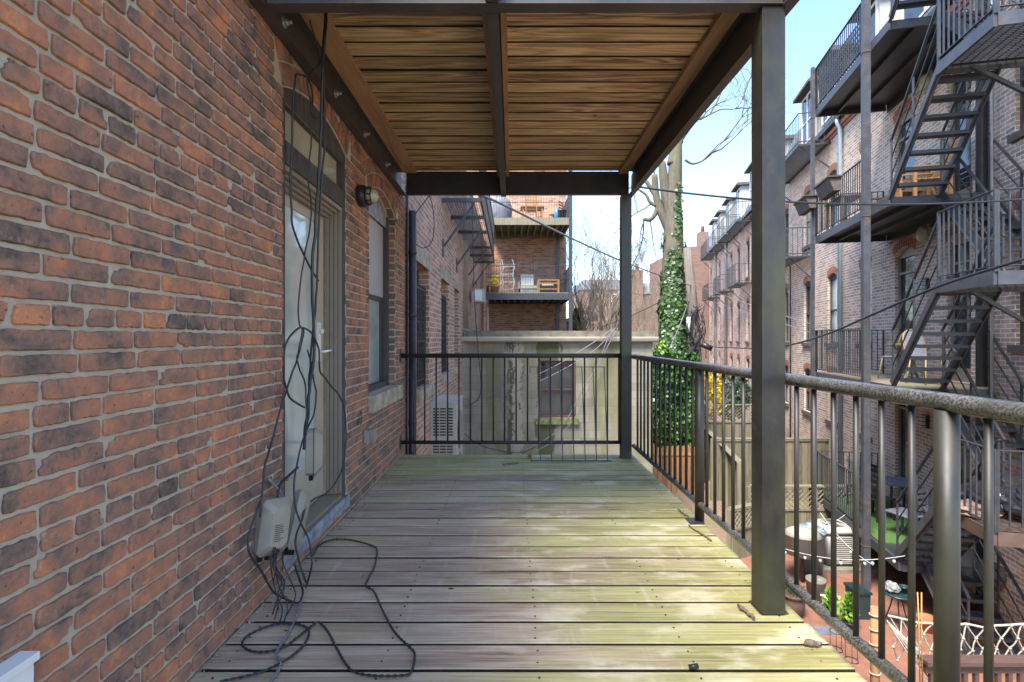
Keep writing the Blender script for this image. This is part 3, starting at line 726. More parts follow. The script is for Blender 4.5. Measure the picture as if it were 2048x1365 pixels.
# ------------------------------------------------------------------ canopy (deck above)
cn=thing('upper_deck','underside of the wooden deck above, carried on black steel beams','deck',(0,3,2.7))
mb=MB(); random.seed(21); y=5.33
while y>2.35:
    y0=y-.1545; mb.rnd=random.random(); zz=2.994+U(-.003,.003); a,b=y0+.0045,y-.0045; n=24; wq=random.random()*50
    mb.grid([[(x,a+.0,3.02),(x,a+.0,zz+.008),(x,a+.006+.003*noise.noise(Vector((x*4,wq,0))),zz),(x,b-.006-.003*noise.noise(Vector((x*4,wq,5))),zz),(x,b,zz+.008),(x,b,3.02)] for x in [-1.12+2.36*i/n for i in range(n+1)]],smooth=False); y=y0
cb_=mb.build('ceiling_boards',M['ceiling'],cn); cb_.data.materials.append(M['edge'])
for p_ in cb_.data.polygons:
    if abs(p_.normal.y)>.5: p_.material_index=1  # board sides carry the painted gap shade here as well
mb=MB(); mb.box((-1.17,2.25,3.032),(1.28,5.34,3.06)); mb.build('gap_light_block',M['edge'],cn)  # added unseen dark sheet, keeps sunlight from shining through the board gaps
mb=MB(); mb.box((-1.12,2.25,2.965),(-.985,5.30,2.993)); mb.build('wall_batten',M['beamwood'],cn)
mb=MB(); mb.box((1.10,2.25,2.955),(1.195,5.30,2.993)); mb.build('edge_batten',M['beamwood'],cn)
mb=MB(); mb.rnd=.5
mb.box((-.155,2.38,2.93),(-.118,5.30,2.993)); mb.box((-.060,2.38,2.93),(-.028,5.30,2.993)); mb.build('joist_cheeks',M['beamwood'],cn)
mb=MB(); mb.box((-.117,2.376,2.76),(-.061,5.45,2.768)); mb.box((-.093,2.376,2.769),(-.085,5.33,2.985)); mb.box((-.117,2.376,2.985),(-.061,5.30,2.992)); mb.build('centre_joist',M['beam'],cn)
mb=MB(); mb.box((-.117,-1.5,2.76),(-.061,2.296,2.768)); mb.box((-.093,-1.5,2.769),(-.085,2.296,2.985)); mb.build('near_joist',M['beam'],cn)
mb=MB(); mb.box((-1.178,-1.6,2.765),(-1.168,5.40,2.99)); mb.box((-1.167,-1.6,2.757),(-1.112,5.40,2.765)); mb.box((-1.167,-1.6,2.972),(-1.121,5.3,2.98)); mb.build('wall_ledger',M['beam'],cn)
mb=MB(); mb.box((1.268,-1.6,2.762),(1.276,5.45,2.99)); mb.box((1.218,-1.6,2.752),(1.277,5.45,2.761)); mb.box((1.196,-1.6,2.981),(1.267,5.30,2.99)); mb.box((1.245,-1.6,2.770),(1.267,5.3,2.98)); mb.build('edge_beam',M['beam'],cn)
mb=MB(); mb.box((-1.10,5.33,2.762),(1.217,5.34,2.992)); mb.box((-1.10,5.341,2.756),(1.217,5.39,2.764)); mb.build('far_beam',M['steel'],cn)
mb=MB(); mb.box((-1.10,2.30,2.768),(1.217,2.31,2.99)); mb.box((-1.10,2.30,2.758),(1.217,2.37,2.767)); mb.box((-.125,2.286,2.78),(-.055,2.2985,2.98)); mb.build('near_beam',M['beam'],cn)
for y in (2.62,3.38,4.05,4.75):
    mb=MB(); c=Vector((-1.167,y,2.87)); rot=Matrix.Rotation(R(90),4,'Y'); mb.lathe(c,[(.0,0),(.028,0),(.028,.005),(.0,.005)],14,rot); mb.lathe(c+Vector((.006,0,0)),[(.019,0),(.019,.016),(.0,.016)],6,rot); mb.lathe(c+Vector((.02,0,0)),[(.010,0),(.010,.02),(0,.021)],8,rot); mb.build('bolt',M['galv'],cn)
# square posts
for lab,y0,x0 in (('thick black square steel post standing nearest, patched with green algae',2.31,1.129),('black square steel post at the far right corner of the deck',5.33,1.142)):
    t=thing('steel_post',lab,'post',(x0+.05,y0+.05,0),'square posts holding the deck above')
    mb=MB(); mb.box((x0,y0,.006),(x0+.104,y0+.104,2.75)); mb.build('shaft',M['post'],t,bevel=.006)
    mb=MB(); mb.box((x0-.004,y0+.01,.0),(x0+.125,y0+.125,.0055)); mb.build('base_plate',M['steel'],t)

# ------------------------------------------------------------------ railings of the deck
t=thing('railing','black pipe railing across the far end of the deck','railing',(0,5.4,0))
mb=MB(); mb.tube([(-1.165,5.40,1.072),(1.14,5.40,1.072)],.024,16); mb.build('top_rail',M['rail2'],t)
mb=MB(); mb.tube([(-1.165,5.40,.158),(1.14,5.40,.158)],.019,14); mb.build('bottom_rail',M['rail2'],t)
for i in range(19):
    x=(826.7+22.83*i-1024)*5.4/F; mb=MB(); mb.tube([(x,5.4,.16),(x,5.4,1.06)],.0085,8); mb.build('baluster',M['rail2'],t)
for z in (1.072,.158):
    mb=MB(); mb.box((-1.178,5.37,z-.075),(-1.168,5.43,z+.075)); mb.build('wall_plate',M['steel'],t)
t=thing('railing','long black pipe railing down the open right side of the deck, wet and speckled','railing',(1.28,3,0))
mb=MB(); mb.tube([(1.28,y,1.0625) for y in (-1.4,0,1,2,3,4,5,5.38)],.0285,20); mb.build('top_rail',M['rail'],t)
mb=MB(); mb.tube([(1.28,y,.125) for y in (-1.4,0,1,2,3,4,5,5.38)],.0225,16); mb.build('bottom_rail',M['rail'],t)
ys=[3.495-.1325*i for i in range(-14,36)]
for i,y in enumerate(ys):
    k=round((3.495-y)/.1325)
    if y>5.34 or y<-.8: continue
    mb=MB()
    if k%15==0:
        mb.tube([(1.28,y,.004),(1.28,y,1.04)],.031,20); o=mb.build('rail_post',M['rail2'],t)
        mb=MB(); mb.box((1.20,y-.05,.003),(1.297,y+.05,.012)); mb.build('base_plate',M['steel'],o)
    else:
        mb.tube([(1.28,y,.13),(1.28,y,1.045)],.0105,10); mb.build('baluster',M['rail2'],t)
# the loose rack leaning on the railing
t=thing('metal_rack','thin black metal rack of seven bars leaning against the far railing','rack',(.6,5.25,0))
B=lambda px:Vector(((px-1024)*5.2/F,5.2,.012)); T=lambda px:Vector(((px-1024)*5.362/F,5.362,.955))
mb=MB(); mb.bar(B(1062),B(1224),.012,.008); mb.build('bottom_bar',M['steel'],t)
mb=MB(); mb.bar(T(1060),T(1210),.012,.008); mb.build('top_bar',M['steel'],t)
for i in range(7):
    mb=MB(); mb.bar(B(1081+22.4*i),T(1074+22.4*i),.009,.009,up=(0,1,0)); mb.build('bar',M['steel'],t)
mb=MB(); mb.bar(T(1060),T(1060)-Vector((0,.005,.06)),.01); mb.bar(B(1063),B(1060)+Vector((0,0,.06)),.01); mb.build('hinge_pin',M['escape_rust'],t)

# ------------------------------------------------------------------ left neighbour wall
LN=Matrix(((0,1,0,-1.18),(1,0,0,0),(0,0,1,0),(0,0,0,1)))
nb=thing('brick_house','pink brick neighbour house with stone lintels beyond the deck','house',(-1.18,9,GZ))
ops=[(6.33,7.3,.60,2.22,0),(8.55,9.6,.64,2.27,0),(10.5,11.4,.66,2.3,0)]
mb=MB(LN); wall(mb,5.80,12.28,GZ,5.2,ops,.22); mb.face([(5.8,0,GZ),(5.8,0,5.2),(5.8,-6,5.2),(5.8,-6,GZ)]); mb.face([(5.8,0,5.2),(12.28,0,5.2),(12.28,-6,5.2),(5.8,-6,5.2)]); mb.build('wall',M['brick_near'],nb)
for i,(a,b,c,d,r) in enumerate(ops):
    mb=MB(LN); mb.box((a,-.215,c),(a+.06,-.15,d)); mb.box((b-.06,-.215,c),(b,-.15,d)); mb.box((a,-.214,(c+d)/2),(b,-.16,(c+d)/2+.05)); mb.box((a+.06,-.215,c),(b-.06,-.15,c+.05)); w_=mb.build('window_frame',M['darkwood'],nb)
    mb=MB(LN); mb.box((a+.05,-.205,c+.04),(b-.05,-.195,d)); mb.build('pane',M['glass'],w_)
    mb=MB(LN); mb.box((a-.15,-.02,d),(b+.15,.006,d+.22)); mb.build('lintel',M['stone'],w_)
    mb=MB(LN); mb.box((a-.05,-.2,c-.14),(b+.14,.05,c-.001)); mb.build('sill',M['stone'],w_,bevel=.01)
    mb=MB(LN)
    if i<2:
        n=9
        for k in range(n): s=a+.05+(b-a-.1)*k/(n-1); mb.bar((s,-.05,c+.02),(s,-.05,d-.25),.014)
        for z in (c+.1,c+.62,d-.3): mb.bar((a+.02,-.05,z),(b-.02,-.05,z),.014,.02)
        for k in range(5):
            for j in range(2):
                cx=a+.18+k*.15; cz=c+.8+j*.2; mb.tube([(cx+.05*math.cos(q*.55),-.05,cz+.08*math.sin(q*.55)) for q in range(11)],.006,4)
        mb.build('security_bars',M['steel'],w_)
nc=thing('brick_house','weathered plastered brick house further along, beyond the block building','house',(-1.2,17,GZ))
mb=MB(LN); wall(mb,12.5,21.9,GZ,5.7,[(17.0,17.8,2.0,3.2,0)],.2,-.03); mb.face([(12.5,-.03,GZ),(12.5,-.03,5.7),(12.5,-6,5.7),(12.5,-6,GZ)]); mb.face([(12.5,-.03,5.7),(21.9,-.03,5.7),(21.9,-6,5.7),(12.5,-6,5.7)]); mb.build('wall',M['brick_near'],nc)
mb=MB(LN); mb.box((17,-.22,2.0),(17.8,-.2,3.2)); mb.build('window_pane',M['glass'],nc)
# black standpipe at the corner
t=thing('downpipe','black pipe on the corner beyond the deck railing','pipe',(-1.12,5.75,GZ))
mb=MB(); mb.tube([(-1.115,5.74,GZ),(-1.115,5.74,2.68)],.042,14); mb.build('pipe',M['blackpipe'],t)
mb=MB(); mb.tube([(-1.165,5.70,GZ),(-1.165,5.70,2.95)],.012,8); mb.build('conduit',M['blackpipe'],t)
for z in (.3,1.5,2.2):
    mb=MB(); mb.lathe((-1.115,5.74,z),[(.044,0),(.048,.002),(.048,.03),(.044,.032)],14); mb.build('clamp',M['steel'],t)
t=MB(); t.tube([(-1.12,12.36,1.5),(-1.12,12.36,5.2)],.07,12); tag(t.build('downpipe',M['taupe']),'brown downpipe between the pink brick house and the plastered one','pipe')
cable('black cable hanging in a loop from the beam against the pink brick',[at(862,388,5.7),at(830,430,5.75),at(822,460,5.8),at(832,488,5.9),at(850,496,6.0),at(865,480,6.0),at(868,440,6.0),at(862,400,5.9),at(850,380,5.8)],.005,group='overhead cables')
cable('thin black cable hanging straight down beside the left fire escape',[at(944,385,8.6),at(946,480,8.6),at(949,600,8.6),at(956,700,8.6),at(962,765,8.7),at(958,795,9),at(940,812,10)],.008,group='overhead cables')
# air conditioner beside the neighbour wall
t=thing('air_conditioner','tall cream air conditioning unit beside the pink brick wall','air conditioner',(-1,7.6,GZ))
x0=-1.2+.02; Yf=7.45; mb=MB(); X0,X1=(860-1024)*Yf/F,(912-1024)*Yf/F
mb.box((X0,Yf,-1.2),(X1,Yf+.95,.30)); mb.build('case',M['acwhite'],t,bevel=.015)
mb=MB(); mb.box((X0-.01,Yf-.012,.302),(X1+.012,Yf+.96,.33)); mb.build('lid',M['acwhite'],t,bevel=.006)
mb=MB()
for j in range(30):
    z=.24-j*.042
    for k in range(3):
        if 9<j<12: continue
        a=X0+.045+k*.10; mb.box((a,Yf-.003,z-.022),(a+.088,Yf-.001,z))
mb.build('louvres',M['black'],t)
mb=MB(); mb.lathe((X1+.002,Yf+.5,-.15),[(.0,0),(.28,0),(.30,.01),(.26,.015),(.0,.012)],28,Matrix.Rotation(R(90),4,'Y')); mb.lathe((X1+.002,Yf+.5,-.8),[(.0,0),(.28,0),(.30,.01),(.26,.015),(.0,.012)],28,Matrix.Rotation(R(90),4,'Y')); mb.build('fan_grille',M['acgrey'],t)
mb=MB(); mb.box((X0,Yf+.1,-1.5),(X1,Yf+.16,-1.2)); mb.box((X0,Yf+.8,-1.5),(X1,Yf+.86,-1.2)); mb.box((X0,Yf,GZ),(X1,Yf+.95,-1.5)); mb.build('plinth',M['concrete'],t)
# dry climbing plant
mb=MB(); random.seed(4); P=[at(890+U(-3,3),672+i*9,9.9-i*.03) for i in range(16)]; mb.tube(P,.012,5)
for p in P:
    for k in range(5):
        mb.rnd=random.random(); q=p+Vector((U(-.06,.06),U(-.05,.05),U(-.05,.05))); s=.03; mb.face([q,q+Vector((s,U(-s,s),0)),q+Vector((s*.5,0,s)),q+Vector((-s*.4,0,s))])
tag(mb.build('dead_vine',M['rusttwig']),'brown dead creeper climbing the pink brick wall above the air conditioner','vine')

# left fire escape (grated gallery z=3.6)
t=thing('fire_escape','black grated fire escape gallery on brackets along the pink brick wall','fire escape',(-.9,12,3.6))
mb=MB(); z=3.62
y=8.65
while y<15.6:
    mb.box((-1.17,y,z),(-.565,y+.012,z+.005)); y+=.08
for k in range(13): x=-1.15+k*.047; mb.box((x,8.65,z+.006),(x+.009,15.6,z+.011))
mb.build('grating',M['escape'],t)
for y in (8.62,9.86,11.2,13.1,14.3,15.6):
    mb=MB(); mb.box((-1.175,y-.03,3.55),(-.53,y+.03,3.615)); mb.build('cross_beam',M['steel'],t)
for y in (8.75,10.9,13.2,15.3):
    mb=MB(); mb.bar((-1.16,y,2.83),(-.66,y,3.54),.06,.03); mb.box((-1.178,y-.08,2.66),(-1.163,y+.08,2.95)); mb.build('bracket',M['steel'],t)
mb=MB()
for zz in (3.66,4.15,4.7): mb.bar((-.55,8.6,zz),(-.55,15.6,zz),.04,.012)
y=8.62
while y<15.6: mb.bar((-.55,y,3.6),(-.55,y,4.7),.016); y+=.12
mb.build('railing',M['escape'],t)
# small white ac on plaster wall
t=thing('wall_unit','white boxed heat pump unit hung high on the plastered wall','air conditioner',(-1,15,2.2))
mb=MB(); p0=at(946,604,14.4); p1=at(968,578,14.4); mb.box((p0.x,14.4,p0.z),(p1.x,15.2,p1.z)); mb.build('case',M['acwhite'],t,bevel=.02)
mb=MB(); mb.box((p0.x+.04,14.385,p0.z+.04),(p1.x-.06,14.398,p1.z-.04)); mb.build('front_grille',M['white'],t)
t=MB(); t.tube([(-1.02,21.5,-1),(-1.02,21.5,2.6)],.05,10); t.box((-1.15,21.3,1.2),(-.85,21.6,1.5)); tag(t.build('vent_pipe',M['white']),'white vent pipe at the left foot of the orange brick building','pipe')

# ------------------------------------------------------------------ block building
gb=thing('block_building','low cream painted block building stained with moss, beyond the far railing','outbuilding',(1,12.3,GZ))
FB=Matrix(((-1,0,0,0),(0,-1,0,12.3),(0,0,1,0),(0,0,0,1)))   # local x=-X, local y=toward camera
# window px 1076..1153, y 722..836
wx0,wx1=(1078-1024)*12.3/F,(1152-1024)*12.3/F; wz0,wz1=H+(678-836)*12.3/F,H+(678-722)*12.3/F
mb=MB(FB); wall(mb,-3.38,1.18,GZ,1.2,[(-wx1,-wx0,wz0,wz1,0)],.15); mb.box((-3.379,-6.5,GZ),(-3.37,-.002,1.2)); mb.build('block_wall',M['block'],gb)
mb=MB(FB); mb.box((-3.40,-6.5,1.30),(1.15,.10,1.44)); mb.build('roof_slab',M['concrete'],gb)
mb=MB(FB); rr=[]
for x in (-3.48,1.20): rr.append([(x,.0,1.19),(x,.07,1.17),(x,.13,1.20),(x,.15,1.26),(x,.15,1.30),(x,.0,1.298)])
mb.grid(rr,smooth=False); mb.build('gutter',M['beige'],gb)
mb=MB(FB); a,b=-wx1,-wx0; fr=mb
fr.box((a,-.14,wz0),(a+.05,-.04,wz1)); fr.box((b-.05,-.14,wz0),(b,-.04,wz1)); fr.box((a+.05,-.14,wz1-.05),(b-.05,-.04,wz1)); fr.box((a+.05,-.14,wz0),(b-.05,-.04,wz0+.05)); fr.box((a+.05,-.13,(wz0+wz1)/2-.03),(b-.05,-.06,(wz0+wz1)/2+.01))
w_=mb.build('window_frame',m_wood('rusty_brown_frame',((.05,.03,.025),(.09,.055,.045),(.15,.10,.08)),(8,8,2)),gb)
mb=MB(FB); mb.box((a+.05,-.12,wz0+.05),(b-.05,-.115,wz1-.05)); mb.build('pane',M['glass'],w_)
mb=MB(FB); mb.box((a-.05,-.1,wz0-.15),(b+.08,.07,wz0-.001)); mb.build('sill',simple('mossy_sill',(.17,.18,.06),.95,.5,12,bump=.5),w_)
WIRE='wires draped across the block building'
cable('pale wire rising from behind the air conditioner to the block roof',[at(930,815,12),at(1000,780,12.1),at(1100,738,12.1),at(1180,690,12.1),at(1225,658,12.1)],.010,'cable_grey',group=WIRE)
cable('second pale wire just below the first, across the block wall',[at(930,818,12),at(1010,792,12.1),at(1110,748,12.1),at(1190,700,12.1),at(1228,658,12.1)],.010,'cable_grey',group=WIRE)
cable('grey wire sweeping from the deck edge up past the block window',[at(1040,905,12),at(1090,880,12.1),at(1130,845,12.1),at(1160,790,12.1),at(1195,730,12.1),at(1215,680,12.1),at(1232,656,12.1)],.012,'cable_grey',group=WIRE)
cable('lowest grey wire sweeping right of the block window to the roof corner',[at(1060,908,12),at(1110,880,12.1),at(1150,835,12.1),at(1180,770,12.1),at(1212,700,12.1),at(1236,656,12.1)],.010,'cable_grey',group=WIRE)
cable('black wire drooping low along the block wall by the air conditioner',[at(928,868,12),at(960,890,12.1),at(1000,902,12.1),at(1040,906,12.1),at(1070,895,12.1)],.010,'cable',group=WIRE)

# ------------------------------------------------------------------ far brick building with decks
fb=thing('brick_building','orange brick building end wall facing the deck, with two stacked decks','building',(0,22,GZ))
mb=MB(); mb.box((-5,22,GZ),(2.33,32,9.6)); mb.build('wall',M['brick_far'],fb)
def fardeck(label,z,bm):
    t=thing('balcony_deck',label,'balcony',(.6,20.6,z),'decks on the orange brick building')
    mb=MB(); mb.box((-.98,19.4,z+.005),(2.2,21.98,z+.04)); mb.build('floor',M['fence'],t)
    mb=MB(); mb.box((-.98,19.36,z-.24),(2.22,19.42,z)); mb.box((2.14,19.43,z-.24),(2.2,21.98,z)); mb.box((-.98,21.9,z-.24),(2.13,21.97,z)); mb.build('rim_beam',bm,t)
    for k in range(11):
        x=-.72+k*.27; mb=MB(); mb.box((x,19.43,z-.2),(x+.05,21.89,z-.002)); mb.build('joist',M['fence'],t)
    mb=MB()
    for zz in (z+1.05,z+.62): mb.bar((-.98,19.4,zz),(2.2,19.4,zz),.02); mb.bar((2.2,19.4,zz),(2.2,21.9,zz),.02)
    for k in range(33): x=-.98+k*.0993; mb.bar((x,19.4,z),(x,19.4,z+1.05),.009)
    for k in range(25): y=19.4+k*.1; mb.bar((2.2,y,z),(2.2,y,z+1.05),.012)
    mb.build('railing',M['steel'],t)
fardeck('lower deck on the orange brick building, black steel edge, sofa on it',2.97,M['steel'])
fardeck('upper deck on the orange brick building, mossy wooden edge',5.80,M['fence'])
for lab,x,y in (('black steel column at the outer corner of the far stacked decks',2.15,19.32),('black steel column at the wall side of the far stacked decks',1.87,21.6)):
    mb=MB(); mb.box((x,y,1.3 if y>20 else GZ),(x+.13,y+.13,5.55 if y>20 else 9.0)); tag(mb.build('steel_column',M['steel']),lab,'column')
# furniture of the lower far deck
z=3.012
t=thing('garden_sofa','grey outdoor sofa with sage cushions on the lower far deck','sofa',(.6,20.6,z))
mb=MB(); mb.box((.25,20.2,z),(1.7,21.0,z+.22)); mb.box((.25,20.95,z),(1.7,21.1,z+.6)); mb.box((.22,20.2,z),(.32,21.1,z+.5)); mb.build('base',M['cover'],t)
mb=MB(); mb.box((.34,20.18,z+.222),(1.68,20.94,z+.34)); mb.build('seat_cushion',M['sage'],t,bevel=.03)
mb=MB(); m_=Matrix.Translation((.62,20.75,z+.6))@Matrix.Rotation(R(-18),4,'X'); mb.box((-.26,-.07,-.24),(.26,.07,.24),m_); tag(mb.build('cushion',M['cushion'],bevel=.05),'white cushion propped at the left end of the far sofa','cushion')
mb=MB(); mb.box((1.2,20.5,z+.345),(1.65,20.85,z+.43)); tag(mb.build('cushion',M['cushion'],bevel=.04),'white cushion lying flat at the right end of the far sofa','cushion')
t=thing('wooden_table','low slatted wooden table in front of the far sofa','table',(1.3,19.9,z))
mb=MB(); mb.box((.98,19.6,z+.46),(1.82,20.1,z+.52)); mb.build('tabletop',M['teak'],t)
for x in (.98,1.74):
    for y in (19.6,20.02): mb=MB(); mb.box((x,y,z),(x+.08,y+.08,z+.46)); mb.build('leg',M['teak'],t)
mb=MB(); mb.box((1.06,19.62,z+.12),(1.74,19.66,z+.17)); mb.box((1.06,19.62,z+.34),(1.74,19.66,z+.40)); mb.build('rail',M['teak'],t)
mb=MB()
for k in range(4): zz=z+.15+k*.3; mb.bar((-.45+(k%2)*.1,20,zz),(.02+(k%2)*.1,20,zz+.02),.02); mb.bar((-.45+(k%2)*.1,20,zz),(-.4-(k%2)*.1+.1,20,zz+.3),.02); mb.bar((.02+(k%2)*.1,20,zz),(.1-(k%2)*.1,20,zz+.3),.02)
for x in (-.45,.05): mb.bar((x,20.35,z),(x,20.35,z+1.25),.02)
for k in range(5): mb.bar((-.45,20.36,z+.2+k*.24),(.05,20.02,z+.2+k*.24),.015)
tag(mb.build('drying_rack',M['galv']),'grey folding drying rack on the lower far deck','drying rack')
def pot(label,p,r,h,mat,group=None,name='flower_pot',plant=None,pm='ivy2'):
    t=thing(name,label,'flower pot' if name=='flower_pot' else 'pot',p,group)
    mb=MB(); mb.lathe(p,[(r*.7,0),(r,h*.8),(r*1.08,h*.82),(r*1.08,h),(r*.9,h),(r*.85,h*.86),(0.001,h*.86)],18); mb.build('pot',mat,t)
    if plant:
        mb=MB(); c=Vector(p)+Vector((0,0,h))
        for i in range(plant[0]):
            mb.rnd=random.random(); f=random.random(); q=c+Vector((random.gauss(0,1)*r*.55*(1.15-f),random.gauss(0,1)*r*.55*(1.15-f),f*plant[1])); s=plant[2]
            d=Vector((U(-1,1),U(-1,1),U(.2,1.5))).normalized()*s; e=d.orthogonal().normalized()*s*.4; mb.face([q,q+d*.5+e,q+d,q+d*.5-e])
        mb.build('foliage',M[pm],t)
    return t
random.seed(31)
pot('terracotta pot of yellow flowers at the left of the lower far deck',(-.68,19.9,z),.19,.3,M['terracotta'],plant=(160,.35,.1),pm='forsythia')
for i,(x,mm,l) in enumerate(((-.93,'black','dark'),(-.86,'terracotta','red brown'))):
    mb=MB(); mb.lathe((x-.0,19.75,z),[(.05,0),(.055,.18),(.03,.24),(.03,.3),(0.001,.3)],10); tag(mb.build('bottle',M[mm]),'small %s bottle beside the flower pot on the lower far deck'%l,'bottle')
z=5.842
t=thing('grill','grill under a grey cover on the upper far deck','covered grill',(-.6,20.3,z))
mb=MB(); random.seed(8); prof=[(.42,0),(.5,.15),(.52,.6),(.46,.85),(.3,1.0),(.05,1.05)]
rings=[]
for r,h in prof:
    rings.append([Vector((-.55+r*1.05*math.cos(a*math.pi/14)*(1+.04*math.sin(a*3+h*4)),20.3+r*.7*math.sin(a*math.pi/14)*(1+.05*math.sin(a*5)),z+h+U(-.02,.02))) for a in range(28)])
mb.grid(rings); mb.build('cover',M['cover'],t)
mb=MB(); mb.box((-.9,20.0,z),(-.2,20.6,z+.03)); mb.build('base',M['black'],t)
t=thing('wooden_table','wooden dining table on the upper far deck','table',(.8,20.8,z))
mb=MB(); mb.box((.35,20.5,z+.7),(1.3,21.3,z+.76)); mb.build('tabletop',M['teak'],t)
for x in (.42,1.18):
    for y in (20.55,21.2): mb=MB(); mb.box((x,y,z),(x+.06,y+.06,z+.7)); mb.build('leg',M['teak'],t)
def chair(name,label,p,rz,mat,group,w=.46,back=.45,m2=None):
    t=thing(name,label,'chair',p,group); m_=Matrix.Translation(p)@Matrix.Rotation(rz,4,'Z'); h=w/2
    mb=MB(m_)
    for k in range(5): mb.box((-h+k*w/5+.008,-h,.43),(-h+(k+1)*w/5-.008,h,.45))
    mb.build('seat',m2 or mat,t)
    mb=MB(m_)
    for zz in (.55,.66,.77,.88): mb.box((-h+.035,h-.035,zz),(h-.035,h-.02,zz+.06))
    mb.build('backrest',m2 or mat,t)
    for sx,sy,hh in ((-1,-1,.43),(1,-1,.43),(-1,1,.95),(1,1,.95)):
        mb=MB(m_); mb.bar((sx*(h-.02),sy*(h-.02),0),(sx*(h-.02),sy*(h-.02),hh),.035); mb.build('leg',mat,t)
    return t
chair('wooden_chair','slatted wooden chair in front of the far upper table',(.75,20.1,z),R(180),M['teak'],'wooden chairs on the upper far deck')
chair('wooden_chair','folded low wooden chair at the right of the far upper deck',(1.75,20.4,z-.1),R(240),M['teak'],'wooden chairs on the upper far deck')
t=thing('bucket','black bucket at the right corner of the upper far deck','bucket',(1.93,19.7,z))
mb=MB(); mb.lathe((1.93,19.7,z),[(.12,0),(.17,.32),(.18,.33),(.16,.33),(.11,.02),(.001,.02)],16); mb.build('pail',M['black'],t)
mb=MB(); mb.tube([(1.93+.17*math.cos(a*math.pi/8),19.7,z+.32+.12*math.sin(a*math.pi/8)) for a in range(9)],.008,5); mb.build('handle',M['black'],t)
mb=MB(); mb.lathe((1.75,19.9,z),[(.1,0),(.11,.3),(.09,.36),(.04,.52),(.001,.53)],12); tag(mb.build('jug',M['blue']),'blue and white jug beside the black bucket','jug')

# ------------------------------------------------------------------ the row of houses on the right
ang=math.atan2(.9746,.2241)
RW=Matrix.Translation((6.13,0,0))@Matrix.Rotation(ang,4,'Z')    # local x along the row, y out, z up
S=lambda Y:Y/.9746
def rp(s,o,z): return RW@Vector((s,o,z))
def sash(parent,s0,s1,z0,z1,rise,frame='darkwood',pane='glass',sill='stone_dark',dep=.12,door=False,det=True):
    mb=MB(RW); f=.05; zt=z1
    mb.box((s0,-dep,z0),(s0+f,-dep+.05,zt)); mb.box((s1-f,-dep,z0),(s1,-dep+.05,zt)); mb.box((s0+f,-dep,z0),(s1-f,-dep+.05,z0+(.25 if door else f)))
    zm=(z0+zt)/2 if not door else zt-.42
    mb.box((s0+f,-dep+.001,zm-.025),(s1-f,-dep+.055,zm+.025))
    P=arc_pts(s0,s1,zt-.02,rise+.02,8)
    for i in range(8):
        (x0,h0),(x1,h1)=P[i],P[i+1]; mb.face([(x1,-dep+.045,zt-.07),(x0,-dep+.045,zt-.07),(x0,-dep+.045,h0),(x1,-dep+.045,h1)])
    w_=mb.build('door' if door else 'window',M[frame],parent)
    mb=MB(RW); mb.box((s0+f,-dep-.02,z0+.05),(s1-f,-dep+.01,zm-.025)); mb.box((s0+f,-dep-.03,zm+.025),(s1-f,-dep+.005,zt)); mb.build('pane',M[pane],w_)
    if not door: mb=MB(RW); mb.box((s0-.06,-.1,z0-.12),(s1+.06,.07,z0-.001)); mb.build('sill',M[sill],w_)
    mb=MB(RW); P0=arc_pts(s0,s1,z1,rise,7); c_=(s0+s1)/2
    n=int((s1-s0)/.075); P0=arc_pts(s0-.02,s1+.02,z1,rise,n)
    for i in range(n):
        (x0,h0),(x1,h1)=P0[i],P0[i+1]; k=(x0+x1)/2-c_
        mb.face([(x1-.006,.008,h1+.004),(x0+.006,.008,h0+.004),(x0+.006+k*.12,.008,h0+.20),(x1-.006+k*.12,.008,h1+.20)])
    mb.build('brick_arch',M['arch_brick'],w_)
ROWS=((-1.25,.12),(1.12,3.12),(4.45,6.22))
def dormer(parent,s0,s1,z0,z1,wall_m='siding',o1=-.02):
    mb=MB(RW); mb.box((s0,-1.6,z0),(s1,o1,z1)); d=mb.build('dormer',M[wall_m],parent)
    mb=MB(RW); mb.box((s0-.18,-1.7,z1),(s1+.18,o1+.25,z1+.09)); mb.box((s0-.1,-1.7,z1+.091),(s1+.1,o1+.17,z1+.17)); mb.build('cornice',M['stone_dark'],d)
    mb=MB(RW); mb.box((s0+.12,o1-.01,z0+.35),(s1-.12,o1+.015,z1-.12)); mb.build('pane',M['glass'],d)
    mb=MB(RW); m_=(s0+s1)/2
    for x in (s0+.08,m_-.02,s1-.14): mb.box((x,o1,z0+.3),(x+.05,o1+.04,z1-.1))
    for zz in (z0+.3,(z0+z1)/2,z1-.14): mb.box((s0+.08,o1+.001,zz),(s1-.09,o1+.035,zz+.05))
    mb.build('window_frame',M['white'],d)
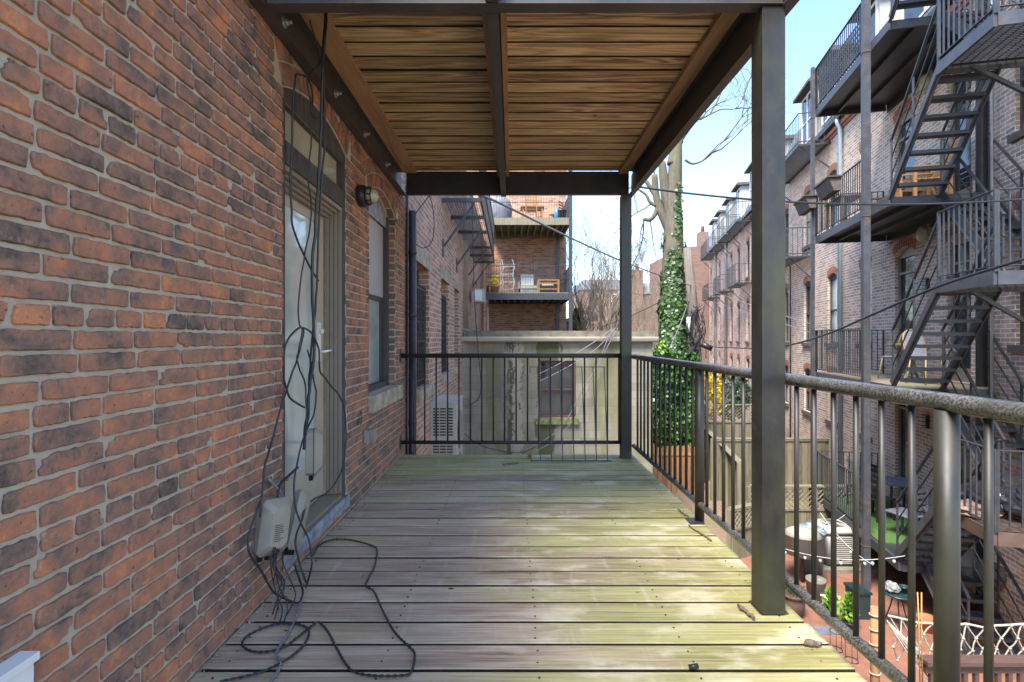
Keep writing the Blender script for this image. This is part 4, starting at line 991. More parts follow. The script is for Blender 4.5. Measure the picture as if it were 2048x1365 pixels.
def house_row(label,Y0,Y1,mat,cols,extra=(),dorm=(),slate='slate'):
    s0,s1=S(Y0),S(Y1); p=rp((s0+s1)/2,0,GZ)
    t=thing('row_house',label,'house',p,'row of brick houses across the yards')
    ops=[(S(a),S(b),z0,z1,.12) for a,b in cols for z0,z1 in ROWS]+[(S(a),S(b),c,d,r) for a,b,c,d,r,_ in extra]
    mb=MB(RW); wall(mb,s0,s1,GZ,7.55,ops,.13)
    mb.face([(s0,0,GZ),(s0,0,7.55),(s0,-8,7.55),(s0,-8,GZ)]); mb.face([(s1,0,GZ),(s1,0,7.55),(s1,-8,7.55),(s1,-8,GZ)]); mb.build('wall',M[mat],t)
    for i,(a,b) in enumerate(cols):
        for j,(z0,z1) in enumerate(ROWS): sash(t,S(a),S(b),z0,z1,.12,frame='taupe' if (i+j)%3==0 else 'darkwood',pane='glass_pale' if (i*2+j)%3==1 else 'glass')
    for a,b,c,d,r,k in extra: sash(t,S(a),S(b),c,d,r,frame='taupe' if k else 'darkwood',door=k==1)
    mb=MB(RW); mb.box((s0,-.02,7.30),(s1,.05,7.38)); mb.box((s0,-.02,7.381),(s1,.10,7.50)); mb.build('brick_cornice',M['arch_brick'],t)
    mb=MB(RW); mb.grid([[(s,.02,7.551),(s,.20,7.551),(s,.22,7.68),(s,.17,7.70),(s,.02,7.60)] for s in (s0,s1)],smooth=False); mb.build('gutter',M['blackpipe'],t)
    mb=MB(RW); mb.grid([[(s,.0,7.56),(s,-.85,9.9),(s,-1.1,10.05),(s,-8,10.1),(s,-8,7.56)] for s in (s0+.05,s1-.05)],smooth=False); mb.build('mansard_roof',M[slate],t)
    for d in dorm: dormer(t,S(d[0]),S(d[1]),7.72,9.75,d[2] if len(d)>2 else 'siding')
    return t
h1=house_row('near brick house across the yard, behind the stacked fire escape balconies',6.2,14.7,'brick_row',[(13.0,13.65)],
   [(11.0,11.85,.45,3.15,.15,1),(9.2,9.9,.45,3.1,.12,1),(11.0,11.85,3.78,6.2,.15,1),(9.2,9.9,3.78,6.2,.12,1),(11.0,11.85,-2.45,.1,.12,1),(9.2,9.9,-2.45,.1,.12,1),(7.2,8.15,1.15,3.3,.12,0),(7.2,8.15,4.5,6.2,.12,0)],
   [(9.6,11.6),(12.6,13.6)])
h2=house_row('brick house next beyond the grey blue downpipe, paler dormer above',14.75,21.2,'brick_row',[(15.15,15.85),(17.3,18.0),(19.75,20.4)],[(16.6,17.9,-3.45,-1.75,.05,0)] and [],[(17.0,18.3),(15.2,16.4)],'slate')
h3=house_row('brick house half hidden by the thick near post',21.25,27.6,'brick_row2',[(22.0,22.7),(24.2,24.9),(26.2,26.9)],dorm=[(22,23.2),(25,26.2)],slate='slate_green')
h4=house_row('pinkish brick house beyond the near post, with small iron balconies',27.65,33.8,'brick_row3',[(28.5,29.2),(30.5,31.2),(32.5,33.2)],dorm=[(28.4,29.6),(31.4,32.6)])
h5=house_row('farthest pink brick house at the end of the row',33.85,39.5,'brick_row3',[(34.6,35.2),(36.6,37.2),(38.3,38.8)],dorm=[(34.5,35.7),(37,38.2)],slate='slate_green')
# downpipes, vents, lamps on the row
def rowpipe(label,Y,z0,z1,m,r=.06):
    mb=MB(RW); mb.tube([(S(Y),.10,z0),(S(Y),.10,z1-.25),(S(Y),.17,z1-.1),(S(Y),.17,z1)],r,10); tag(mb.build('downpipe',M[m]),label,'downpipe','downpipes on the brick row')
rowpipe('blue grey downpipe left of the balcony with the rattan chairs',14.66,-3.4,7.55,'pipe')
rowpipe('thick black downpipe with peeling paint at the right, behind the iron stairs',8.75,GZ,7.4,'blackpipe',.08)
rowpipe('thin pale conduit just right of the thick black downpipe',8.5,GZ,7.4,'galv',.025)
rowpipe('thin dark conduit running down the wall beyond the blue grey downpipe',19.2,-2.5,4.2,'blackpipe',.025)
rowpipe('galvanised downpipe on the far brick row right of the ivy tree',32.1,-2,7.5,'galv',.08)
rowpipe('second galvanised downpipe farther along the brick row',36.1,-2,7.5,'galv',.08)
for lab,Y,z in (('cream round exhaust vent on the wall under the middle balcony',10.55,3.42),('cream round exhaust vent on the wall under the top balcony',10.45,6.5)):
    t=thing('exhaust_vent',lab,'vent',rp(S(Y),0,z),'round exhaust vents on the row'); mb=MB(RW); mb.box((S(Y)-.17,.002,z-.17),(S(Y)+.17,.05,z+.17)); mb.build('plate',M['beige'],t,bevel=.01)
    mb=MB(RW); mb.lathe((S(Y),.05,z),[(.15,0),(.15,.08),(.12,.10),(0.001,.10)],20,Matrix.Rotation(R(-90),4,'X')); mb.build('cowl',M['acwhite'],t)
for lab,z in (('caged wall lamp beside the door behind the rattan chairs',2.35),('caged wall lamp beside the door below, seen through the near railing',-.45)):
    Y=10.55; t=thing('bulkhead_light',lab,'wall lamp',rp(S(Y),0,z),'caged lamps on the row'); mb=MB(RW); mb.box((S(Y)-.09,.002,z-.14),(S(Y)+.09,.06,z+.14)); mb.build('back_plate',M['black'],t,bevel=.03)
    mb=MB(RW); mb.box((S(Y)-.06,.062,z-.11),(S(Y)+.06,.13,z+.11)); mb.build('lamp_glass',M['cushion'],t,bevel=.03)
    mb=MB(RW)
    for k in (-.08,0,.08): mb.box((S(Y)-.068,.061,z+k-.006),(S(Y)+.068,.138,z+k+.006))
    mb.build('wire_cage',M['black'],t)
mb=MB(RW); mb.box((S(20.8),.002,-1.6),(S(20.8)+.28,.12,-1.15)); tag(mb.build('meter_box',M['acwhite'],bevel=.03),'small white meter box on the brick row above the tall fence','meter box')

# balconies ------------------------------------------------------------------
OUT=1.54; SA0,SB0=8.85,12.47
def rail_run(parent,p0,p1,z0,h=1.02,n=20,bal=True,r=.008,mat='escape'):
    mb=MB(RW); a=Vector((p0[0],p0[1],z0+h)); b=Vector((p1[0],p1[1],z0+h)); mb.bar(a,b,.04,.012); mb.bar(a-Vector((0,0,h-.08)),b-Vector((0,0,h-.08)),.03,.012)
    for q in (a,b): mb.bar(q-Vector((0,0,h)),q,.035,.035)
    rr=mb.build('railing',M[mat],parent)
    for k in range(1,n):
        q=a.lerp(b,k/n); mb=MB(RW); mb.bar(q-Vector((0,0,h-.08)),q,r*2); mb.build('baluster',M[mat],rr)
def balcony(label,z,s0=SA0,s1=SB0,floor='steel',h=1.02,edge='escape_grey',gap=None):
    t=thing('iron_balcony',label,'balcony',rp((s0+s1)/2,OUT/2,z),'stacked iron balconies across the yard')
    mb=MB(RW); mb.box((s0,.05,z-.035),(s1,OUT-.03,z)); mb.build('floor',M[floor],t)
    mb=MB(RW); mb.box((s0,OUT-.028,z-.16),(s1,OUT+.02,z+.01)); mb.box((s1-.03,.05,z-.161),(s1+.02,OUT-.029,z-.036)); mb.box((s0-.02,.05,z-.16),(s0+.03,OUT-.029,z-.037)); mb.build('edge_beam',M[edge],t)
    mb=MB(RW); mb.box((s0+.04,.55,z-.12),(s1-.04,.60,z-.036)); mb.box((s0+.04,1.05,z-.12),(s1-.04,1.10,z-.036)); mb.box((s0+.04,.005,z-.22),(s1-.04,.049,z)); mb.build('joist',M['escape'],t)
    g=gap or 9.62
    rail_run(t,(g,OUT),(s1,OUT),z,h,27); rail_run(t,(s1,OUT),(s1,.1),z,h,12)
    return t
bC=balcony('topmost iron balcony, high against the sky',6.82); bB=balcony('middle iron balcony with wooden furniture and rail planters',3.73)
bA=balcony('lower iron balcony with rattan bistro chairs',.43,floor='fence'); b0=balcony('lowest balcony covered in green turf with black chairs',-2.5,s0=8.5)
for t_ in (): pass
mb=MB(RW); mb.box((9.3,.06,-2.499),(12.44,OUT-.04,-2.475)); mb.build('turf',M['turf'],b0)
for lab,s,zt in (('far galvanised post at the outer corner of the stacked balconies',SB0+.05,7.9),('near galvanised post in front of the stacked balconies, rising out of the photo',9.57,11.0)):
    t=thing('balcony_post',lab,'post',rp(s,OUT+.06,GZ),'posts of the stacked balconies'); mb=MB(RW); w_=.04 if zt<9 else .062
    mb.box((s-w_,OUT+.022,GZ),(s+w_,OUT+.022+w_*1.9,zt)); mb.build('shaft',M['escape_grey'],t)
    for z in (-2.5,.43,3.73,6.82):
        mb=MB(RW); mb.box((s-w_-.01,OUT+.018,z-.17),(s+w_+.01,OUT+.03+w_*1.9,z-.155)); mb.build('bracket',M['escape_rust'],t)
# far end of top balcony: lattice screen
t=thing('lattice_screen','grey lattice screen standing along the topmost balcony rail','screen',rp(11,OUT,6.9))
mb=MB(RW)
for k in range(26):
    s=9.8+k*.105; mb.box((s,OUT-.09,6.85),(s+.03,OUT-.075,7.62))
for k in range(7): z=6.9+k*.115; mb.box((9.8,OUT-.074,z),(12.44,OUT-.06,z+.03))
mb.build('lattice',M['escape_grey'],t)
# landings -----------------------------------------------------------------
def landing(label,z,mat='escape'):
    t=thing('iron_landing',label,'stair landing',rp(6.8,.8,z),'half landings of the iron stairs'); s0,s1=6.15,7.34
    mb=MB(RW); s=s0
    while s<s1-.02: mb.box((s,.05,z-.03),(s+.012,OUT,z)); s+=.045
    for k in range(14): o=.08+k*.11; mb.box((s0,o,z-.028),(s1-.03,o+.012,z+.004))
    mb.build('grating',M[mat],t)
    mb=MB(RW); mb.box((s1,.05,z-.16),(s1+.02,OUT,z+.01)); mb.box((s0,OUT,z-.16),(s1+.02,OUT+.04,z+.012)); mb.box((s0-.02,.05,z-.16),(s0,OUT,z+.01)); mb.build('frame',M['escape_rust' if mat=='escape_rust' else 'escape_grey'],t)
    mb=MB(RW); mb.bar((s1-.15,.0,z-1.0),(s1-.15,OUT-.3,z-.15),.05,.05); mb.build('strut',M['escape'],t)
    rail_run(t,(s0,OUT+.02),(s1,OUT+.02),z,1.02,10,r=.009); rail_run(t,(s0,OUT),(s0,.1),z,1.02,11)
ZM={'3':8.35,'2':5.28,'1':2.08,'0':-1.15}
landing('upper half landing of the iron stairs at the top right corner',ZM['2']); landing('middle half landing of the iron stairs at eye height on the right',ZM['1']); landing('rusty lowest half landing heaped with rubbish bags',ZM['0'],'escape_rust'); landing('highest half landing, mostly above the photo',ZM['3'])
def flight(label,sA,zA,sB,zB,o0,o1,n,group):
    """flight from (sA,zA) low end to (sB,zB) high end"""
    t=thing('iron_stairs',label,'stairs',rp(sA,(o0+o1)/2,zA),group)
    for o in (o0,o1):
        mb=MB(RW); mb.bar((sA,o,zA+.02),(sB,o,zB-.06),.02,.19,up=(0,0,1)); mb.bar((sA,o+.02,zA-.06),(sB,o+.02,zB-.14),.05,.012); mb.build('stringer',M['escape_grey'],t)
    for k in range(n):
        f=(k+.75)/(n+.5); s=sA+(sB-sA)*f; z=zA+(zB-zA)*f; mb=MB(RW)
        for j in range(5): ss=s-.11+j*.046; mb.box((ss,o0+.012,z-.03),(ss+.034,o1-.012,z-.018 if 0<j<4 else z-.0))
        mb.box((s-.112,o0+.012,z-.055),(s-.105,o1-.012,z)); mb.build('tread',M['steel'],t)
    for o in (o0,o1):
        mb=MB(RW)
        for h,w_ in ((.95,.038),(.64,.018),(.34,.018)): mb.bar((sA,o,zA+h),(sB,o,zB+h),w_,w_*.6)
        for q in (0.02,.5,.98): mb.bar((sA+(sB-sA)*q,o,zA+(zB-zA)*q),(sA+(sB-sA)*q,o,zA+(zB-zA)*q+.95),.025)
        mb.build('handrail',M['escape'],t)
OG='outer flights of the iron stairs'; IG='inner flights of the iron stairs'
flight('outer iron flight rising from the middle balcony to the upper landing',8.8,3.73,7.36,ZM['2'],.80,1.54,7,OG)
flight('outer iron flight rising from the rattan chair balcony to the middle landing',8.75,.43,7.36,ZM['1'],.80,1.54,8,OG)
flight('outer iron flight rising from the turf balcony to the rusty landing',8.6,-2.5,7.36,ZM['0'],.80,1.54,7,OG)
flight('outer iron flight rising from the topmost balcony out of the photo',8.8,6.82,7.36,ZM['3'],.80,1.54,7,OG)
flight('inner iron flight from the upper landing to the topmost balcony',7.36,ZM['2'],8.83,6.82,.08,.74,7,IG)
flight('inner iron flight from the middle landing to the middle balcony',7.36,ZM['1'],8.83,3.73,.08,.74,8,IG)
flight('inner iron flight from the rusty landing to the rattan chair balcony',7.36,ZM['0'],8.83,.43,.08,.74,7,IG)
flight('lowest iron flight from the turf balcony down to the patio',7.3,GZ+.05,8.48,-2.5,.5,1.2,5,IG)

# small fire escapes farther along
def small_escape(label,Y0,Y1,z,dep=.75,stairs=False):
    s0,s1=S(Y0),S(Y1); t=thing('window_balcony',label,'fire escape',rp((s0+s1)/2,0,z),'small iron fire escapes on the brick row'); mb=MB(RW); s=s0
    while s<s1: mb.box((s,.01,z-.02),(s+.03,dep,z)); s+=.07
    mb.bar((s0,dep,z-.03),(s1,dep,z-.03),.03,.06); mb.bar((s0,0,z-.03),(s0,dep,z-.03),.03,.06); mb.bar((s1,0,z-.03),(s1,dep,z-.03),.03,.06); mb.build('platform',M['escape'],t)
    mb=MB(RW)
    for zz in (z+.08,z+.95): mb.bar((s0,dep,zz),(s1,dep,zz),.025); mb.bar((s0,.02,zz),(s0,dep,zz),.025); mb.bar((s1,.02,zz),(s1,dep,zz),.025)
    n=int((s1-s0)/.15)
    for k in range(n+1): s=s0+(s1-s0)*k/n; mb.bar((s,dep,z),(s,dep,z+.95),.014)
    for k in range(5):
        for ss in (s0,s1): mb.bar((ss,dep*k/5,z),(ss,dep*k/5,z+.95),.014)
    mb.build('railing',M['escape'],t)
    for s in (s0+.1,s1-.1): mb=MB(RW); mb.bar((s,.0,z-.75),(s,dep-.08,z-.05),.035); mb.build('bracket',M['escape'],t)
small_escape('iron window balcony with brackets on the wall just beyond the near balconies',17.2,20.3,4.05)
small_escape('high iron fire escape by the white dormer, just beyond the near balconies',15.6,19.6,7.25,.9)
for lab,Y0,Y1,z in (('iron fire escape at roof level just left of the near post',25.6,28.4,7.2),('iron fire escape at roof level, second beyond the near post',28.9,31.4,7.2),('iron fire escape at roof level on the far pink houses',31.9,34.6,7.2),('farthest roof level iron fire escape, above the end of the row',35.2,38.5,7.2),('iron window balcony left of the near post at mid height',25.8,28.2,4.1),('mid height iron window balcony farther along the pink houses',30.2,32.6,4.1),('farthest mid height iron window balcony',34.8,37.6,4.1)):
    small_escape(lab,Y0,Y1,z)
# balcony furniture -----------------------------------------------------------
t=thing('garden_bench','wooden garden bench with slatted back on the middle balcony','bench',rp(10.9,.6,3.73))
def rb(parent,name,boxes,mat,bevel=0):
    mb=MB(RW)
    for b_ in boxes: mb.box(*b_)
    return mb.build(name,mat,parent,bevel=bevel)
z=3.73
rb(t,'seat',[((10.2,.35+k*.1,z+.42),(11.5,.43+k*.1,z+.45)) for k in range(5)],M['teak'])
rb(t,'backrest',[((10.2,.25,z+.50+k*.11),(11.5,.28,z+.58+k*.11)) for k in range(4)],M['teak'])
for s in (10.2,11.45):
    rb(t,'leg',[((s,.25,z),(s+.06,.31,z+.95)),((s,.78,z),(s+.06,.84,z+.62)),((s,.3,z+.60),(s+.06,.9,z+.64))],M['teak'])
t=thing('wooden_table','slatted wooden table at the far end of the middle balcony','table',rp(11.6,1.1,z))
rb(t,'tabletop',[((11.3,.95+k*.1,z+.68),(12.25,1.03+k*.1,z+.71)) for k in range(5)],M['teak'])
for s in (11.32,12.16):
    for o in (.97,1.36): rb(t,'leg',[((s,o,z),(s+.06,o+.05,z+.68))],M['teak'])
t=thing('wooden_chair','reclining wooden chair nearest the stairs on the middle balcony','chair',rp(9.5,.5,z))
rb(t,'seat',[((9.2,.5+k*.1,z+.38),(9.75,.58+k*.1,z+.40)) for k in range(5)],M['teak'])
mb=MB(RW)
for k in range(6): mb.box((9.2,.45-k*.045,z+.42+k*.12),(9.75,.47-k*.045,z+.51+k*.12))
mb.build('backrest',M['teak'],t)
for s in (9.2,9.71): rb(t,'leg',[((s,.4,z),(s+.05,.46,z+.62)),((s,.95,z),(s+.05,1.0,z+.60)),((s,.4,z+.60),(s+.05,1.02,z+.63))],M['teak'])
for lab,s in (('wooden planter box hung on the middle balcony rail, nearer of the two',11.25),('wooden planter box hung on the middle balcony rail, farther of the two',12.75)):
    t=thing('planter_box',lab,'planter',rp(s,OUT+.15,4.4),'rail planters on the middle balcony')
    mb=MB(RW); mb.grid([[(s-.42,OUT+.04,zz0),(s+.42,OUT+.04,zz0),(s+.42,OUT+.04+w_,zz0),(s-.42,OUT+.04+w_,zz0)] for zz0,w_ in ((4.42,.14),(4.70,.24))],smooth=False); mb.build('box',M['stone_dark'],t)
    mb=MB(RW); mb.box((s-.46,OUT+.025,4.701),(s+.46,OUT+.31,4.735)); mb.build('rim',M['brownrail'],t)
# bistro set
def bistro_chair(label,s,o,z,rz):
    p=rp(s,o,z); t=thing('bistro_chair',label,'chair',p,'rattan bistro chairs on the lower balcony'); m_=Matrix.Translation(p)@Matrix.Rotation(ang+rz,4,'Z')
    mb=MB(m_); mb.lathe((0,0,.44),[(.0,0),(.21,0),(.22,.015),(.21,.03),(0.001,.03)],18); mb.build('seat',M['weave'],t)
    mb=MB(m_); 
    pts=[(-.2,.18,.45),(-.22,.22,.7),(-.19,.26,.88),(-.1,.28,.97),(0,.285,.99),(.1,.28,.97),(.19,.26,.88),(.22,.22,.7),(.2,.18,.45)]
    mb.tube(spline(pts,4),.014,7); mb.build('back_frame',M['rattan'],t)
    mb=MB(m_); P=spline(pts,2); n=len(P)//2
    for i in range(n):
        mb.face([P[i]+Vector((.0,-.004,0)),P[i+1],P[-2-i],P[-1-i]])
    mb.build('backrest',M['weave'],t)
    for sx,sy in ((-1,-1),(1,-1),(-1,1),(1,1)): mb=MB(m_); mb.tube([(sx*.15,sy*.15,.44),(sx*.2,sy*.2,0)],.014,7); mb.build('leg',M['rattan'],t)
bistro_chair('rattan bistro chair with round woven back, nearer the lattice of bars',10.55,.7,.43,R(120)); bistro_chair('rattan bistro chair close behind the iron stairs',9.35,.75,.43,R(-70))
t=thing('bistro_table','small rattan edged table between the bistro chairs','table',rp(9.95,.7,.43))
mb=MB(RW); mb.box((9.68,.4,1.13),(10.22,.98,1.16)); mb.build('tabletop',M['rattan'],t,bevel=.01)
for a,b in ((9.72,.45),(10.18,.45),(9.72,.93),(10.18,.93)): mb=MB(RW); mb.bar((a,b,1.13),(19.9-a,1.38-b,.43),.03); mb.build('leg',M['rattan'],t)
# turf balcony items
for i,(s,o,lab) in enumerate(((11.4,.9,'black slatted chair at the far end of the turf balcony'),(10.7,1.0,'black slatted chair in the middle of the turf balcony'),(9.7,.9,'dark grey slatted chair nearest on the turf balcony'))):
    p=rp(s,o,-2.475); chair('patio_chair',lab,p,ang+R((200,30,120)[i]),M['black'] if i<2 else M['cover'],'dark chairs on the turf balcony',w=.5)
t=thing('patio_table','dark table with grey top on the turf balcony','table',rp(11.0,.6,-2.475))
mb=MB(RW); mb.box((10.7,.15,-1.8),(11.4,.75,-1.76)); mb.build('tabletop',M['cover'],t)
for a in (10.75,11.3):
    for b in (.2,.68): mb=MB(RW); mb.bar((a,b,-2.475),(a,b,-1.8),.04); mb.build('leg',M['black'],t)
mb=MB(RW); mb.box((13.1,.03,-2.2),(13.7,.4,-1.95)); mb.box((13.05,.02,-1.949),(13.75,.42,-1.9)); tag(mb.build('wall_box',M['galv'],bevel=.01),'grey lidded box on the wall above the turf balcony','box')
# rubbish on the rusty landing
def blob(label,name,cat,c,r,mat,seed,sc3=(1,1,.6),amp=.3):
    mb=MB(); rings=[]; nU,nV=26,16
    for j in range(nV+1):
        th=math.pi*j/nV; ring=[]
        for i in range(nU):
            ph=2*math.pi*i/nU; d=Vector((math.sin(th)*math.cos(ph),math.sin(th)*math.sin(ph),math.cos(th)))
            k=1+amp*noise.noise(d*2.2+Vector((seed,0,0)))+amp*.6*abs(noise.noise(d*6+Vector((0,seed,0)))); z_=d.z*k*r*sc3[2]
            ring.append(Vector(c)+Vector((d.x*k*r*sc3[0],d.y*k*r*sc3[1],max(z_,-r*sc3[2]*.55))))
        rings.append(ring)
    mb.grid(rings,smooth=False); return tag(mb.build(name,mat),label,cat)
zb=ZM['0']
blob('black bin bag slumped on the rusty landing','bin_bag','bin bag',rp(7.05,1.1,zb+.18),.34,M['bag'],1.3)
blob('second black bin bag, at the right edge of the photo on the rusty landing','bin_bag','bin bag',rp(6.75,.75,zb+.2),.36,M['bag'],4.7)
blob('blue plastic tarp crumpled at the left end of the rusty landing','tarp','tarp',rp(7.2,1.35,zb+.10),.19,M['blue'],2.2,(1,1,.6),.5)
blob('crumpled brown sheet below the bin bags on the rusty landing','brown_sheet','sheet',rp(6.85,1.4,zb+.07),.26,M['brownpaper'],6.1,(1.2,.7,.4),.5)

# ------------------------------------------------------------------ distant buildings
def bld(label,px0,px1,ytop,Y,mat,roof=None,dep=10,wins=()):
    a=at(px0,ytop,Y); b=at(px1,ytop,Y); t=thing('brick_building',label,'building',((a.x+b.x)/2,Y,GZ),'distant brick buildings')
    mb=MB(); mb.box((a.x,Y,GZ),(b.x,Y+dep,a.z)); mb.build('wall',M[mat],t)
    if roof:
        h=(roof[0]-0)*Y/F; mb=MB(); mb.grid([[(a.x-.1,Y-.12,a.z+.001),(b.x+.1,Y-.12,a.z+.001),(b.x+.1,Y+dep,a.z+.001),(a.x-.1,Y+dep,a.z+.001)],[(a.x+.5,Y+1,a.z+h),(b.x-.5,Y+1,a.z+h),(b.x-.5,Y+dep-1,a.z+h),(a.x+.5,Y+dep-1,a.z+h)]],smooth=False); mb.build('mansard_roof',M[roof[1]],t)
    for (x0,y0,x1,y1,fr) in wins:
        p=at(x0,y1,Y); q=at(x1,y0,Y); mb=MB(); mb.box((p.x,Y-.10,p.z),(q.x,Y+.9 if fr=='d' else Y-.01,q.z)); w_=mb.build('window',M['white' if fr!='n' else 'stone_dark'],t)
        mb=MB(); mx=(p.x+q.x)/2; g=.12*(q.x-p.x); mb.box((p.x+g,Y-.13,p.z+g),(mx-g*.3,Y-.101,q.z-g)); mb.box((mx+g*.3,Y-.13,p.z+g),(q.x-g,Y-.101,q.z-g)); mb.build('pane',M['glass'],w_)
    return t
e=bld('tall blank brick end wall with a chimney at the end of the row',1366,1419,493,40.6,'brick_dist')
p0=at(1404,493,40.6); mb=MB(); mb.box((p0.x,41,p0.z+.001),(p0.x+.7,41.8,p0.z+1.25)); mb.lathe((p0.x+.35,41.4,p0.z+1.25),[(.16,0),(.13,.45),(.16,.5)],10); mb.build('chimney',M['brick_dist'],e)
d1=bld('brick house with grey mansard roof seen left of the ivy tree',1262,1345,588,50,'brick_dist',(24,'slate_green'),10,[(1303,565,1328,587,'d'),(1303,605,1312,634,'n')])
p0=at(1308,560,52); mb=MB(); mb.box((p0.x,52,p0.z-.5),(p0.x+.9,53,p0.z+1.1)); mb.build('chimney',M['brick_dist'],d1)
p0=at(1266,580,49.9); mb=MB(); mb.box((p0.x-.2,49.6,GZ),(p0.x+.9,49.9,p0.z+1.9)); mb.lathe((p0.x+.35,49.75,p0.z+1.9),[(.2,0),(.15,.6)],8); mb.build('end_stack',M['brick_dist'],d1)
bld('dark brick house with white windows behind the bare tree',1161,1258,580,58,'brick_dist',(22,'slate'),10,[(1183,588,1197,604,'w'),(1222,588,1240,604,'w'),(1185,625,1195,640,'n'),(1215,625,1225,640,'n')])
bld('low garage with dark hipped roof just right of the far stacked decks',1135,1162,645,30,'brick_dist',(12,'slate'),5)

# ------------------------------------------------------------------ fences
def fence(label,p0,p1,z0,z1,mat='fence',lattice=0,name='wooden_fence',picket=False):
    p0=Vector((p0[0],p0[1],0)); p1=Vector((p1[0],p1[1],0)); d=(p1-p0); L=d.length; a_=math.atan2(d.y,d.x)
    t=thing(name,label,'fence',(p0.x,p0.y,z0)); m_=Matrix.Translation((p0.x,p0.y,0))@Matrix.Rotation(a_,4,'Z')
    zt=z1-lattice; mb=MB(m_); x=0
    while x<L-.02:
        mb.rnd=random.random(); wd=min(.14,L-x); h=zt+(U(-.02,.03) if picket else 0)
        if picket: 
            q=[(x+.004,0,z0),(x+wd-.004,0,z0),(x+wd-.004,0,h-.06),(x+wd/2,0,h),(x+.004,0,h-.06)]; mb.face(q); mb.face([(a,.02,c) for a,b,c in q]); 
            for i in range(5): a=q[i]; b=q[(i+1)%5]; mb.face([a,b,(b[0],.02,b[2]),(a[0],.02,a[2])])
        else: mb.box((x+.003,U(0,.004),z0),(x+wd-.003,.02,h))
        x+=.145
    mb.build('boards',M[mat],t)
    n=max(1,round(L/1.8))
    for k in range(n+1): x=L*k/n; mb=MB(m_); mb.box((x-.05,.022,z0),(x+.05,.12,z1+.05)); mb.build('post',M[mat],t)
    mb=MB(m_); mb.box((0,-.025,zt-.001 if not picket else zt-.3),(L,-.003,zt+.05 if not picket else zt-.22)); mb.box((0,-.03,z1+.051),(L,.13,z1+.08)) if not picket else None; mb.build('rail',M[mat],t)
    if lattice:
        mb=MB(m_); k=-lattice
        while k<L:
            a=max(k,0); b=min(k+lattice,L)
            if b>a: mb.bar((a,.0,zt+(a-k)),(b,.0,zt+(b-k)),.008,.035,up=(0,1,0)); mb.bar((a,.012,z1-(a-k)),(b,.012,z1-(b-k)),.008,.035,up=(0,1,0))
            k+=.12
        mb.build('lattice',M[mat],t)
random.seed(12)
fence('orange cedar fence behind the far part of the side railing',(4.35,15.8),(5.78,15.8),GZ,-2.05,'fence_orange',picket=True)
fence('grey fence with lattice top behind the condenser',(5.6,12.0),(8.55,12.0),GZ,-2.28,lattice=.5)
fence('tall solid grey fence right behind the lattice fence',(5.9,15.0),(9.25,15.0),GZ,-1.75)
fence('farther fence with lattice top below the yellow bush',(7.2,19.2),(10.2,19.2),GZ,-1.3,lattice=.6)
fence('long grey side fence running away from the lattice fence',(5.75,12.8),(7.0,19.0),GZ,-1.9,lattice=.3)
fence('low fence panel with round holed lattice beside the square post',(4.7,10.9),(5.55,11.3),GZ,-2.45,lattice=.4)
mb=MB(); mb.bar((5.1,11.5,GZ),(5.4,9.6,-2.2),.05,.2); 
# ------------------------------------------------------------------ yard things
def yp(px,py,z=GZ+.02): Y=(H-z)*F/(py-678); return Vector(((px-1024)*Y/F,Y,z))
t=yp(1665,1128); c=t
t=thing('condenser','round cornered grey air conditioning condenser on a slab in the yard','air conditioner',c)
def rsq(hw,rad,z,n=6):
    P=[]
    for cx,cy,a0 in ((1,1,0),(-1,1,90),(-1,-1,180),(1,-1,270)):
        for i in range(n+1): a=R(a0+90*i/n); P.append(c+Vector((cx*(hw-rad)+rad*math.cos(a),cy*(hw-rad)+rad*math.sin(a),z)))
    return P
mb=MB(); mb.grid([rsq(.30,.1,.1),rsq(.30,.1,.72)]); mb.build('case',M['acgrey'],t)
mb=MB(); mb.grid([rsq(.32,.1,.721),rsq(.32,.1,.80),rsq(.27,.1,.85)]); mb.build('top_cap',M['acwhite'],t)
mb=MB(); 
for k in range(6): mb.tube([c+Vector(((.05+.035*k)*math.cos(i*math.pi/12),(.05+.035*k)*math.sin(i*math.pi/12),.858)) for i in range(25)],.004,4)
mb.build('fan_grille',M['black'],t)
mb=MB()
for k in range(14): z_=.14+k*.04; mb.box((c.x-.2,c.y-.312,c.z+z_),(c.x+.2,c.y-.301,c.z+z_+.012))
mb.build('louvres',M['acwhite'],t)
mb=MB(); mb.box((c.x-.55,c.y-.45,GZ+.021),(c.x+.7,c.y+.5,GZ+.09)); mb.build('slab',M['concrete'],t)
c=yp(1620,1142); t=thing('wheelie_bin','slate blue plastic bin beside the condenser','bin',c); mb=MB(); mb.lathe(c,[(.22,0),(.27,.75),(.29,.76),(.29,.80)],18); mb.build('body',M['binblue'],t); mb=MB(); mb.lathe(c,[(.30,.801),(.30,.84),(.2,.90),(.07,.93),(.07,.98),(.001,.98)],18); mb.build('lid',M['binblue'],t)
c=yp(1588,1150); c.y-=.3; t=thing('patio_heater_shade','cream canvas topped lamp shade umbrella on a brown pole','umbrella',c); mb=MB(); mb.lathe(c,[(.40,.60),(.33,.93),(.36,.94),(.20,1.02),(.001,1.06)],24); mb.build('canopy',M['canvas'],t); mb=MB(); mb.lathe(c,[(.035,0),(.035,.9)],10); mb.build('pole',M['brownrail'],t)
c=yp(1632,1198); t=thing('concrete_planter','tall round mossy concrete planter on the orange patio','planter',c); mb=MB(); mb.lathe(c,[(.15,0),(.16,.32),(.17,.33),(.17,.37),(.13,.37),(.12,.33),(.001,.33)],18); mb.build('tub',M['concrete'],t); mb=MB(); mb.tube([c+Vector((0,0,.3)),c+Vector((.02,0,2.0))],.012,6); mb.build('stake',M['black'],t)
random.seed(3)
